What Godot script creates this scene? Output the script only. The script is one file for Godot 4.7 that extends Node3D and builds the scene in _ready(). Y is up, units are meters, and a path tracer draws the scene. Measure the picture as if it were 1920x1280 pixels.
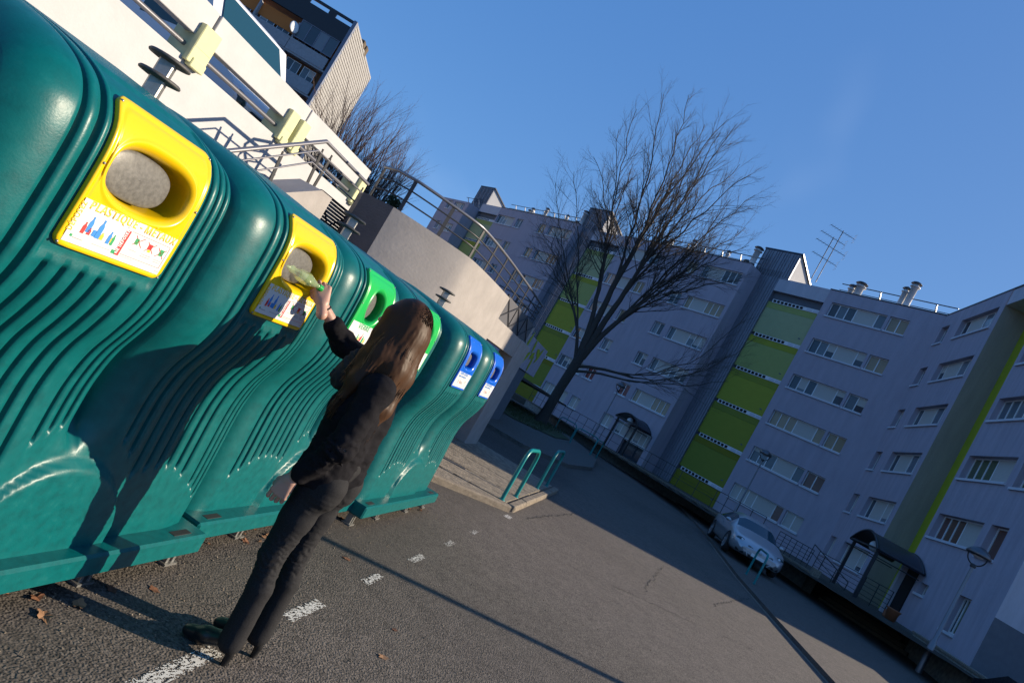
extends Node3D

# ------------------------------------------------------------------ state
var M := {}
var rng := RandomNumberGenerator.new()
var taken := {}
var sg := 0
var cache := {}


func _ready() -> void:
	rng.seed = 20117
	# camera: hand held, tilted about its own axis
	var cam := Camera3D.new()
	cam.name = "camera"
	cam.fov = 53.13
	cam.near = 0.05
	cam.far = 900.0
	cam.transform = Transform3D(Basis(Vector3.UP, deg_to_rad(13.93)) * Basis(Vector3.RIGHT, deg_to_rad(2.86)) * Basis(Vector3.BACK, deg_to_rad(29.61)), Vector3(0, 1.62, 0))
	add_child(cam)
	cam.current = true
	# sun: low winter sun from the right
	var az := deg_to_rad(65.0)
	var el := deg_to_rad(20.0)
	var to_sun := Vector3(sin(az) * cos(el), sin(el), -cos(az) * cos(el))
	var sun := DirectionalLight3D.new()
	sun.name = "sun"
	sun.light_energy = 1.6
	sun.light_color = Color(1.0, 0.93, 0.82)
	sun.light_angular_distance = 0.5
	sun.shadow_enabled = true
	add_child(sun)
	sun.look_at_from_position(to_sun * 50.0, Vector3.ZERO, Vector3.UP)
	# sky
	var we := WorldEnvironment.new()
	we.name = "environment"
	var env := Environment.new()
	env.background_mode = Environment.BG_SKY
	var sky := Sky.new()
	var pano := PanoramaSkyMaterial.new()
	pano.panorama = sky_image(to_sun)
	sky.sky_material = pano
	env.sky = sky
	env.background_energy_multiplier = 0.85
	env.tonemap_mode = Environment.TONE_MAPPER_LINEAR
	env.tonemap_exposure = 1.55
	env.sdfgi_enabled = true
	env.ssao_enabled = true
	env.ssil_enabled = true
	we.environment = env
	add_child(we)
	# the scene
	materials()
	ground()
	apartment_blocks()
	wing()
	tower()
	parking_deck()
	ramp_wall()
	trees()
	street_things()
	vehicles()
	recycling_row()
	woman()
	litter()


func sky_image(to_sun: Vector3) -> ImageTexture:
	var w := 1024
	var h := 512
	var data := PackedFloat32Array()
	data.resize(w * h * 3)
	var n := 0
	var wisps := FastNoiseLite.new()
	wisps.seed = 3
	wisps.frequency = 1.3
	wisps.fractal_octaves = 4
	# a thin contrail between two directions
	var ca := Vector3(-0.0996, 0.2766, -0.9558).normalized()
	var cb := Vector3(-0.171, 0.303, -0.937).normalized()
	var cn := ca.cross(cb).normalized()
	for j in h:
		var pol := (j + 0.5) / h * PI
		for i in w:
			var a := (i + 0.5) / w * TAU
			var e := Vector3(sin(a) * sin(pol), cos(pol), -cos(a) * sin(pol))
			var up: float = maxf(e.y, 0.0)
			var t := exp(-up * 3.0)
			var cs := clampf(e.dot(to_sun), -1.0, 1.0)
			var gam := rad_to_deg(acos(cs))
			var glow := exp(-gam / 16.0)
			var c := Vector3(0.02, 0.118, 0.375).lerp(Vector3(0.165, 0.37, 0.7), t)
			c += Vector3(0.3, 0.32, 0.32) * glow
			c += Vector3(0.075, 0.075, 0.06) * exp(-gam / 50.0)
			if up > 0.0:
				var s := wisps.get_noise_3d(e.x * 1.4 / (up + 0.25), e.z * 0.5 / (up + 0.25), 0.0)
				c += Vector3(0.03, 0.03, 0.026) * smoothstep(0.12, 0.5, s)
				if e.dot(ca) > 0.9 and absf(e.dot(cn)) < 0.004:
					var along := e.dot((cb - ca).normalized()) - ca.dot((cb - ca).normalized())
					var full := (cb - ca).length()
					if along > -0.01 and along < full * 2.2:
						c += Vector3(0.11, 0.1, 0.07) * (1.0 - absf(e.dot(cn)) / 0.004) * (1.0 - clampf(along / (full * 2.2), 0.0, 1.0))
			else:
				c = c.lerp(Vector3(0.1, 0.1, 0.1), clampf(-e.y * 8.0, 0.0, 1.0))
			data[n] = c.x
			data[n + 1] = c.y
			data[n + 2] = c.z
			n += 3
	return ImageTexture.create_from_image(Image.create_from_data(w, h, false, Image.FORMAT_RGBF, data.to_byte_array()))


# ------------------------------------------------------------------ naming
func numbered(called: String) -> String:
	var n: int = taken.get(called, 0)
	taken[called] = n + 1
	return called if n == 0 else "%s_%03d" % [called, n]


func tag(o: Node, label: String, category := "", group := "", kind := "") -> Node:
	if label:
		o.set_meta("label", label)
	if category:
		o.set_meta("category", category)
	if group:
		o.set_meta("group", group)
	if kind:
		o.set_meta("kind", kind)
	return o


func thing(called: String, label: String, category: String, at := Vector3.ZERO, basis := Basis.IDENTITY, group := "") -> Node3D:
	var o := Node3D.new()
	o.name = numbered(called)
	o.transform = Transform3D(basis, at)
	add_child(o)
	tag(o, label, category, group)
	return o


func put(called: String, mesh: Mesh, mat: Material, parent: Node = null) -> MeshInstance3D:
	var o := MeshInstance3D.new()
	o.mesh = mesh
	o.material_override = mat
	if parent == null or parent == self:
		o.name = numbered(called)
		add_child(o)
	else:
		o.name = called
		parent.add_child(o, true)
	return o


func part(called: String, st: SurfaceTool, mat: Material, parent: Node = null) -> MeshInstance3D:
	return put(called, done(st), mat, parent)


func struct(called: String, st: SurfaceTool, mat: Material, label := "") -> MeshInstance3D:
	var o := part(called, st, mat)
	tag(o, label, "", "", "structure")
	return o


# ------------------------------------------------------------------ mesh helpers
func S() -> SurfaceTool:
	var st := SurfaceTool.new()
	st.begin(Mesh.PRIMITIVE_TRIANGLES)
	return st


func done(st: SurfaceTool) -> ArrayMesh:
	st.generate_normals()
	return st.commit()


func tri(st: SurfaceTool, a: Vector3, b: Vector3, c: Vector3) -> void:
	st.add_vertex(a)
	st.add_vertex(b)
	st.add_vertex(c)


func poly(st: SurfaceTool, p: Array, away: Vector3) -> void:   # flat convex polygon, facing away from a point
	var mid := Vector3.ZERO
	for v in p:
		mid += v
	mid /= p.size()
	var n: Vector3 = (p[1] - p[0]).cross(p[2] - p[0])
	var ccw := n.dot(mid - away) > 0.0
	st.set_smooth_group(-1)
	for i in range(1, p.size() - 1):
		if ccw:
			tri(st, p[0], p[i + 1], p[i])
		else:
			tri(st, p[0], p[i], p[i + 1])


func q(st: SurfaceTool, a: Vector3, b: Vector3, c: Vector3, d: Vector3, n: Vector3) -> void:
	st.set_smooth_group(-1)
	if (b - a).cross(c - a).dot(n) > 0.0:
		tri(st, a, c, b)
		tri(st, a, d, c)
	else:
		tri(st, a, b, c)
		tri(st, a, c, d)


func box(st: SurfaceTool, c: Vector3, size: Vector3, b := Basis.IDENTITY, bev := 0.0) -> void:
	var h := size * 0.5
	if bev <= 0.0:
		for ax in 3:
			for s in [-1.0, 1.0]:
				var n := Vector3.ZERO
				n[ax] = s
				var u := Vector3.ZERO
				u[(ax + 1) % 3] = 1.0
				var v := Vector3.ZERO
				v[(ax + 2) % 3] = 1.0
				q(st, c + b * ((n - u - v) * h), c + b * ((n + u - v) * h), c + b * ((n + u + v) * h), c + b * ((n - u + v) * h), b * n)
		return
	bev = minf(bev, minf(h.x, minf(h.y, h.z)) * 0.95)
	for ax in 3:
		var a1 := (ax + 1) % 3
		var a2 := (ax + 2) % 3
		for s in [-1.0, 1.0]:
			var ps := []
			for k in [[-1, -1], [1, -1], [1, 1], [-1, 1]]:
				var v := Vector3.ZERO
				v[ax] = s * h[ax]
				v[a1] = k[0] * (h[a1] - bev)
				v[a2] = k[1] * (h[a2] - bev)
				ps.append(c + b * v)
			poly(st, ps, c)
			for t in [-1.0, 1.0]:
				var e := []
				for k in [-1.0, 1.0]:
					var v := Vector3.ZERO
					v[ax] = s * h[ax]
					v[a1] = t * (h[a1] - bev)
					v[a2] = k * (h[a2] - bev)
					e.append(c + b * v)
				for k in [1.0, -1.0]:
					var v := Vector3.ZERO
					v[ax] = s * (h[ax] - bev)
					v[a1] = t * h[a1]
					v[a2] = k * (h[a2] - bev)
					e.append(c + b * v)
				poly(st, e, c)
	for sx in [-1.0, 1.0]:
		for sy in [-1.0, 1.0]:
			for sz in [-1.0, 1.0]:
				var s := Vector3(sx, sy, sz)
				poly(st, [c + b * (s * (h - Vector3(0, bev, bev))), c + b * (s * (h - Vector3(bev, 0, bev))), c + b * (s * (h - Vector3(bev, bev, 0)))], c)


func bar(st: SurfaceTool, a: Vector3, b: Vector3, w: float, t: float, up := Vector3.UP) -> void:   # rectangular bar from a to b
	var d := (b - a)
	var z := d.normalized()
	var x := up.cross(z)
	if x.length() < 0.01:
		x = Vector3.RIGHT
	x = x.normalized()
	box(st, (a + b) * 0.5, Vector3(w, t, d.length()), Basis(x, z.cross(x), z))


func tube(st: SurfaceTool, p: Array, r, sides := 6, caps := true) -> void:
	var n := p.size()
	var rings := []
	var t0: Vector3 = (p[1] - p[0]).normalized()
	var nn := t0.cross(Vector3(0.31, 0.12, 0.94))
	if nn.length() < 0.1:
		nn = t0.cross(Vector3.RIGHT)
	nn = nn.normalized()
	for i in n:
		var t: Vector3
		if i == 0:
			t = t0
		elif i == n - 1:
			t = (p[i] - p[i - 1]).normalized()
		else:
			t = (p[i + 1] - p[i - 1]).normalized()
		nn = (nn - t * nn.dot(t)).normalized()
		var bb := t.cross(nn)
		var rad: float = r[i] if r is Array else r
		var ring := []
		for k in sides:
			var a := TAU * k / sides
			ring.append(p[i] + (nn * cos(a) + bb * sin(a)) * rad)
		rings.append(ring)
	sg += 1
	st.set_smooth_group(sg)
	for i in n - 1:
		for k in sides:
			var k2 := (k + 1) % sides
			tri(st, rings[i][k], rings[i + 1][k], rings[i + 1][k2])
			tri(st, rings[i][k], rings[i + 1][k2], rings[i][k2])
	if caps and sides > 3:
		poly(st, rings[0], p[1])
		poly(st, rings[n - 1], p[n - 2])


func grid(st: SurfaceTool, p: PackedVector3Array, nu: int, nv: int, flip := false, closed := false, col := PackedColorArray()) -> void:
	sg += 1
	st.set_smooth_group(sg)
	var tint := col.size() > 0
	for v in nv - 1:
		for u in (nu if closed else nu - 1):
			var u2 := (u + 1) % nu
			var ids := [v * nu + u, (v + 1) * nu + u, (v + 1) * nu + u2, v * nu + u2]
			if flip:
				ids = [ids[0], ids[3], ids[2], ids[1]]
			for k in [0, 1, 2, 0, 2, 3]:
				if tint:
					st.set_color(col[ids[k]])
				st.add_vertex(p[ids[k]])


func lathe(st: SurfaceTool, prof: Array, xf := Transform3D.IDENTITY, seg := 16) -> void:   # [radius, height] from bottom to top
	var p := PackedVector3Array()
	for pr in prof:
		for k in seg:
			var a := TAU * k / seg
			p.append(xf * Vector3(cos(a) * pr[0], pr[1], sin(a) * pr[0]))
	grid(st, p, seg, prof.size(), false, true)


func ball(st: SurfaceTool, c: Vector3, r: Vector3, seg := 12) -> void:
	var pr := []
	for i in seg + 1:
		var a := -PI / 2 + PI * i / seg
		pr.append([maxf(cos(a), 0.001), sin(a)])
	lathe(st, pr, Transform3D(Basis.from_scale(r), c), seg)


func extrude(st: SurfaceTool, pts: PackedVector2Array, depth: float, xf: Transform3D) -> void:   # polygon in xy, extruded along +z
	var ids := Geometry2D.triangulate_polygon(pts)
	st.set_smooth_group(-1)
	for z in [0.0, depth]:
		var n := xf.basis * Vector3(0, 0, -1 if z == 0.0 else 1)
		for i in range(0, ids.size(), 3):
			var a := xf * Vector3(pts[ids[i]].x, pts[ids[i]].y, z)
			var b := xf * Vector3(pts[ids[i + 1]].x, pts[ids[i + 1]].y, z)
			var c := xf * Vector3(pts[ids[i + 2]].x, pts[ids[i + 2]].y, z)
			if (b - a).cross(c - a).dot(n) > 0.0:
				tri(st, a, c, b)
			else:
				tri(st, a, b, c)
	var cw := Geometry2D.is_polygon_clockwise(pts)
	for i in pts.size():
		var a := pts[i]
		var b := pts[(i + 1) % pts.size()]
		var e := b - a
		var n2 := Vector2(e.y, -e.x) * (-1.0 if cw else 1.0)
		q(st, xf * Vector3(a.x, a.y, 0), xf * Vector3(b.x, b.y, 0), xf * Vector3(b.x, b.y, depth), xf * Vector3(a.x, a.y, depth), xf.basis * Vector3(n2.x, n2.y, 0))


func facade(st: SurfaceTool, x0: float, x1: float, y0: float, y1: float, holes: Array, reveal: float) -> void:
	# wall in the plane z = 0 that faces +z, with openings [x, y, w, h] cut through and lined to -reveal
	var xs := [x0, x1]
	var ys := [y0, y1]
	for h in holes:
		for v in [h[0], h[0] + h[2]]:
			if v > x0 and v < x1 and not xs.has(v):
				xs.append(v)
		for v in [h[1], h[1] + h[3]]:
			if v > y0 and v < y1 and not ys.has(v):
				ys.append(v)
	xs.sort()
	ys.sort()
	for j in ys.size() - 1:
		for i in xs.size() - 1:
			var cx: float = (xs[i] + xs[i + 1]) * 0.5
			var cy: float = (ys[j] + ys[j + 1]) * 0.5
			var open := false
			for h in holes:
				if cx > h[0] and cx < h[0] + h[2] and cy > h[1] and cy < h[1] + h[3]:
					open = true
					break
			if not open:
				q(st, Vector3(xs[i], ys[j], 0), Vector3(xs[i + 1], ys[j], 0), Vector3(xs[i + 1], ys[j + 1], 0), Vector3(xs[i], ys[j + 1], 0), Vector3(0, 0, 1))
	for h in holes:
		var a := Vector3(h[0], h[1], 0)
		var b := Vector3(h[0] + h[2], h[1], 0)
		var c := Vector3(h[0] + h[2], h[1] + h[3], 0)
		var d := Vector3(h[0], h[1] + h[3], 0)
		var k := Vector3(0, 0, -reveal)
		q(st, a, b, b + k, a + k, Vector3.UP)
		q(st, d, c, c + k, d + k, Vector3.DOWN)
		q(st, a, d, d + k, a + k, Vector3.RIGHT)
		q(st, b, c, c + k, b + k, Vector3.LEFT)


# ------------------------------------------------------------------ materials
func mat(c: Color, rough := 0.8, metal := 0.0) -> StandardMaterial3D:   # c is a real-world (linear) base colour
	var m := StandardMaterial3D.new()
	m.albedo_color = c.linear_to_srgb()
	m.roughness = rough
	m.metallic = metal
	return m


func noise_tex(size: int, freq: float, ramp: Array, kind := FastNoiseLite.TYPE_SIMPLEX_SMOOTH, octaves := 4, sd := 1, normal := false, strength := 2.0) -> NoiseTexture2D:
	var n := FastNoiseLite.new()
	n.noise_type = kind
	n.frequency = freq
	n.fractal_octaves = octaves
	n.fractal_gain = 0.6
	n.seed = sd
	var t := NoiseTexture2D.new()
	t.width = size
	t.height = size
	t.seamless = true
	t.noise = n
	if normal:
		t.as_normal_map = true
		t.bump_strength = strength
	elif ramp.size():
		var g := Gradient.new()
		g.offsets = PackedFloat32Array(ramp.map(func(r): return r[0]))
		g.colors = PackedColorArray(ramp.map(func(r): return r[1].linear_to_srgb()))
		t.color_ramp = g
	return t


func tri_map(m: StandardMaterial3D, per_metre: float, world := true) -> StandardMaterial3D:
	m.uv1_triplanar = true
	m.uv1_world_triplanar = world
	m.uv1_scale = Vector3.ONE * per_metre
	return m


func mottled(c: Color, spread: float, per_metre: float, rough := 0.85, bump := 0.0, freq := 0.02, sd := 1, bump_freq := 0.12) -> StandardMaterial3D:
	var m := StandardMaterial3D.new()
	m.albedo_texture = noise_tex(512, freq, [[0.15, c * (1.0 - spread)], [0.5, c], [0.85, c * (1.0 + spread)]], FastNoiseLite.TYPE_SIMPLEX_SMOOTH, 6, sd)
	m.roughness = rough
	if bump > 0.0:
		m.normal_enabled = true
		m.normal_texture = noise_tex(512, bump_freq, [], FastNoiseLite.TYPE_SIMPLEX_SMOOTH, 4, sd + 5, true, 3.0)
		m.normal_scale = bump
	return tri_map(m, per_metre)


func streaked(c: Color, spread: float, sd: int) -> StandardMaterial3D:   # render with faint rain streaks
	var m := mottled(c, spread, 0.3, 0.9, 0.0, 0.02, sd)
	m.uv1_scale = Vector3(0.22, 0.03, 0.22)
	m.normal_enabled = true
	m.normal_texture = noise_tex(512, 0.3, [], FastNoiseLite.TYPE_SIMPLEX_SMOOTH, 2, sd + 5, true, 2.0)
	m.normal_scale = 0.12
	return m


func grey(v: float) -> Color:
	return Color(v, v, v)


func asphalt_image(size: int, sd: int, base: Vector3, spread: float) -> ImageTexture:
	var fine := FastNoiseLite.new()
	fine.noise_type = FastNoiseLite.TYPE_CELLULAR
	fine.cellular_return_type = FastNoiseLite.RETURN_CELL_VALUE
	fine.frequency = 0.16
	fine.seed = sd
	fine.fractal_octaves = 2
	var low := FastNoiseLite.new()
	low.frequency = 0.006
	low.fractal_octaves = 5
	low.seed = sd + 3
	var a := fine.get_seamless_image(size, size).get_data()
	var b := low.get_seamless_image(size, size).get_data()
	var o := PackedByteArray()
	o.resize(size * size * 3)
	var lut := PackedByteArray()
	lut.resize(4096 * 3)
	for i in 4096:
		var v := i / 4095.0 * 2.0
		for k in 3:
			lut[i * 3 + k] = int(clampf(Color(base[k] * v, 0, 0).linear_to_srgb().r, 0, 1) * 255.0)
	for i in size * size:
		var f := a[i] / 255.0
		var g := 0.62 + spread * (f - 0.5) + (0.75 if f > 0.955 else 0.0) + (b[i] / 255.0 - 0.5) * 0.22
		var k := int(clampf(g * 0.8, 0.02, 1.0) * 4095.0) * 3
		o[i * 3] = lut[k]
		o[i * 3 + 1] = lut[k + 1]
		o[i * 3 + 2] = lut[k + 2]
	return ImageTexture.create_from_image(Image.create_from_data(size, size, false, Image.FORMAT_RGB8, o))


func materials() -> void:
	var a := StandardMaterial3D.new()
	a.albedo_texture = asphalt_image(2048, 4, Vector3(0.104, 0.088, 0.075), 0.95)
	a.roughness = 0.92
	a.normal_enabled = true
	a.normal_texture = noise_tex(1024, 0.24, [], FastNoiseLite.TYPE_SIMPLEX_SMOOTH, 2, 9, true, 4.0)
	a.normal_scale = 0.5
	a.vertex_color_use_as_albedo = true
	M.asphalt = tri_map(a, 0.29)
	M.asphalt_plain = a.duplicate()
	M.asphalt_plain.vertex_color_use_as_albedo = false
	M.concrete = mottled(Color(0.2, 0.17, 0.13), 0.38, 0.35, 0.9, 0.5, 0.03, 11)
	M.kerb = mottled(Color(0.2, 0.165, 0.125), 0.35, 0.8, 0.9, 0.5, 0.03, 12)
	M.retaining = mottled(Color(0.3, 0.29, 0.25), 0.35, 0.4, 0.95, 0.3, 0.02, 13)
	M.white_wall = mottled(Color(0.475, 0.475, 0.485), 0.04, 0.3, 0.9, 0.06, 0.012, 14)
	M.ramp_wall = mottled(Color(0.325, 0.3, 0.285), 0.09, 0.3, 0.9, 0.1, 0.015, 15)
	M.dark_wall = mottled(Color(0.085, 0.08, 0.088), 0.08, 0.4, 0.85, 0.3, 0.02, 16)
	M.lilac = streaked(Color(0.42, 0.37, 0.42), 0.09, 17)
	M.lilac_light = streaked(Color(0.52, 0.5, 0.54), 0.08, 18)
	M.plinth = mottled(Color(0.13, 0.14, 0.16), 0.08, 0.3, 0.85, 0.3, 0.02, 19)
	M.olive = streaked(Color(0.36, 0.32, 0.27), 0.08, 20)
	M.lime = mottled(Color(0.4, 0.43, 0.02), 0.06, 0.3, 0.85, 0.2, 0.012, 21)
	M.greens = []
	for c in [Color(0.21, 0.2, 0.012), Color(0.22, 0.25, 0.03), Color(0.28, 0.3, 0.03), Color(0.35, 0.36, 0.035), Color(0.36, 0.4, 0.12), Color(0.4, 0.43, 0.22)]:
		M.greens.append(mottled(c, 0.04, 0.3, 0.85, 0.0, 0.012, 22))
	M.zinc = mottled(Color(0.23, 0.235, 0.27), 0.08, 0.3, 0.45, 0.0, 0.02, 23)
	M.zinc.metallic = 0.3
	M.white = mat(Color(0.78, 0.78, 0.77), 0.5)
	M.sill = mat(Color(0.62, 0.62, 0.66), 0.7)
	M.panel = mottled(Color(0.5, 0.47, 0.42), 0.04, 0.6, 0.75, 0.0, 0.02, 24)
	M.panes = [mat(Color(0.05, 0.075, 0.095), 0.06), mat(Color(0.09, 0.12, 0.14), 0.08), mat(Color(0.2, 0.22, 0.24), 0.12), mat(Color(0.04, 0.055, 0.07), 0.05), mat(Color(0.13, 0.16, 0.18), 0.1)]
	M.curtain_brown = mat(Color(0.16, 0.075, 0.055), 0.2)
	M.curtain_red = mat(Color(0.2, 0.025, 0.02), 0.2)
	M.curtain_green = mat(Color(0.09, 0.11, 0.06), 0.2)
	M.curtain_gold = mat(Color(0.34, 0.25, 0.15), 0.12)
	M.dark_hole = mat(grey(0.012), 0.9)
	M.dark_metal = mat(Color(0.03, 0.031, 0.036), 0.45, 0.2)
	M.grey_metal = mat(Color(0.2, 0.2, 0.22), 0.38, 0.6)
	M.steel = mottled(Color(0.33, 0.33, 0.32), 0.18, 3.0, 0.42, 0.15, 0.03, 25)
	M.steel.metallic = 0.75
	M.worn_iron = mottled(Color(0.07, 0.068, 0.066), 0.3, 3.0, 0.6, 0.3, 0.03, 26)
	M.cap_metal = mat(Color(0.14, 0.14, 0.15), 0.35, 0.8)
	M.bright_flue = mat(Color(0.75, 0.75, 0.75), 0.4, 0.2)
	M.rail_white = mat(Color(0.7, 0.7, 0.7), 0.4, 0.2)
	M.cream = mottled(Color(0.6, 0.6, 0.34), 0.03, 0.6, 0.8, 0.0, 0.02, 27)
	M.teal_post = mat(Color(0.0, 0.2, 0.2), 0.3)
	M.teal = StandardMaterial3D.new()
	M.teal.albedo_texture = noise_tex(512, 0.012, [[0.1, Color(0.0, 0.082, 0.086)], [0.45, Color(0.0, 0.102, 0.106)], [0.7, Color(0.0, 0.109, 0.113)], [0.88, Color(0.006, 0.122, 0.124)]], FastNoiseLite.TYPE_SIMPLEX_SMOOTH, 6, 31)
	M.teal.roughness = 0.4
	M.teal.roughness_texture = noise_tex(512, 0.02, [[0.2, grey(0.75)], [0.8, grey(1.0)]], FastNoiseLite.TYPE_SIMPLEX_SMOOTH, 6, 32)
	M.teal.metallic_specular = 0.4
	M.teal.normal_enabled = true
	M.teal.normal_texture = noise_tex(512, 0.09, [], FastNoiseLite.TYPE_SIMPLEX_SMOOTH, 3, 33, true, 2.0)
	M.teal.normal_scale = 0.14
	tri_map(M.teal, 2.2, false)
	M.yellow = mat(Color(0.72, 0.47, 0.003), 0.26)
	M.green_plastic = mat(Color(0.01, 0.4, 0.075), 0.3)
	M.blue_plastic = mat(Color(0.004, 0.115, 0.6), 0.3)
	M.flap = mottled(Color(0.115, 0.112, 0.105), 0.3, 3.0, 0.4, 0.12, 0.03, 34)
	M.flap.uv1_world_triplanar = false
	M.label = mat(Color(0.66, 0.66, 0.65), 0.35)
	M.black_rubber = mat(grey(0.015), 0.7)
	M.print_amber = mat(Color(0.8, 0.5, 0.03), 0.5)
	M.print_red = mat(Color(0.65, 0.03, 0.03), 0.5)
	M.print_green = mat(Color(0.02, 0.3, 0.1), 0.5)
	M.print_blue = mat(Color(0.03, 0.22, 0.6), 0.5)
	M.print_grey = mat(grey(0.35), 0.5)
	M.print_white = mat(grey(0.8), 0.5)
	M.paint = mottled(Color(0.62, 0.6, 0.55), 0.12, 3.0, 0.8, 0.3, 0.03, 35)
	M.bark = mottled(Color(0.05, 0.042, 0.036), 0.4, 1.2, 0.95, 0.9, 0.04, 36)
	M.twig = mat(Color(0.055, 0.044, 0.036), 0.9)
	M.twig_red = mat(Color(0.1, 0.062, 0.05), 0.9)
	M.evergreen = mat(Color(0.03, 0.05, 0.018), 0.7)
	M.grass = mottled(Color(0.045, 0.06, 0.02), 0.4, 0.5, 0.95, 0.8, 0.05, 37)
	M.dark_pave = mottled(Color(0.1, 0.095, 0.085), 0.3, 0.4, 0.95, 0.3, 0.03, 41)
	M.earth = mottled(Color(0.1, 0.085, 0.065), 0.4, 0.5, 0.95, 0.8, 0.05, 38)
	M.glass = mat(Color(0.02, 0.05, 0.06), 0.04)
	M.windscreen = mat(Color(0.012, 0.05, 0.075), 0.05)
	M.tyre = mat(grey(0.02), 0.85)
	M.alloy = mat(grey(0.5), 0.3, 0.8)
	M.canopy = mottled(Color(0.045, 0.045, 0.055), 0.3, 0.5, 0.4, 0.0, 0.03, 39)
	M.globe = mat(Color(0.72, 0.72, 0.72), 0.25)
	M.terracotta = mat(Color(0.3, 0.1, 0.04), 0.8)
	M.wood = mottled(Color(0.12, 0.09, 0.06), 0.3, 0.7, 0.9, 0.4, 0.03, 40)

# ------------------------------------------------------------------ ground
func gy(z: float) -> float:   # the road climbs gently towards the flats
	return clampf((-20.0 - z) / 16.0, 0.0, 1.0) * 0.3


func kerb_x(z: float) -> float:
	var pts := [[40.0, 6.2], [0.0, 4.65], [-6.0, 4.35], [-11.9, 4.07], [-16.0, 3.86], [-20.0, 3.72], [-26.0, 3.5], [-32.0, 3.1], [-37.0, 2.6]]
	for i in pts.size() - 1:
		if z <= pts[i][0] and z >= pts[i + 1][0]:
			return lerpf(pts[i][1], pts[i + 1][1], (z - pts[i][0]) / (pts[i + 1][0] - pts[i][0]))
	return 2.6


func strip(st: SurfaceTool, zs: Array, fa: Callable, fb: Callable) -> void:   # a sheet between two lines that run along z
	st.set_smooth_group(0)
	for i in zs.size() - 1:
		var a: Vector3 = fa.call(zs[i])
		var b: Vector3 = fb.call(zs[i])
		var c: Vector3 = fb.call(zs[i + 1])
		var d: Vector3 = fa.call(zs[i + 1])
		if (b - a).cross(c - a).y > 0.0:
			tri(st, a, c, b)
			tri(st, a, d, c)
		else:
			tri(st, a, b, c)
			tri(st, a, c, d)


func flat_prism(st: SurfaceTool, pts: Array, y0: float, y1: float) -> void:   # convex plan polygon [x, z] with vertical sides
	var top := []
	var mid := Vector3.ZERO
	for p in pts:
		top.append(Vector3(p[0], y1, p[1]))
		mid += Vector3(p[0], (y0 + y1) * 0.5, p[1])
	mid /= pts.size()
	poly(st, top, mid)
	for i in pts.size():
		var a: Vector3 = top[i]
		var b: Vector3 = top[(i + 1) % pts.size()]
		poly(st, [a, b, Vector3(b.x, y0, b.z), Vector3(a.x, y0, a.z)], mid)


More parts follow.
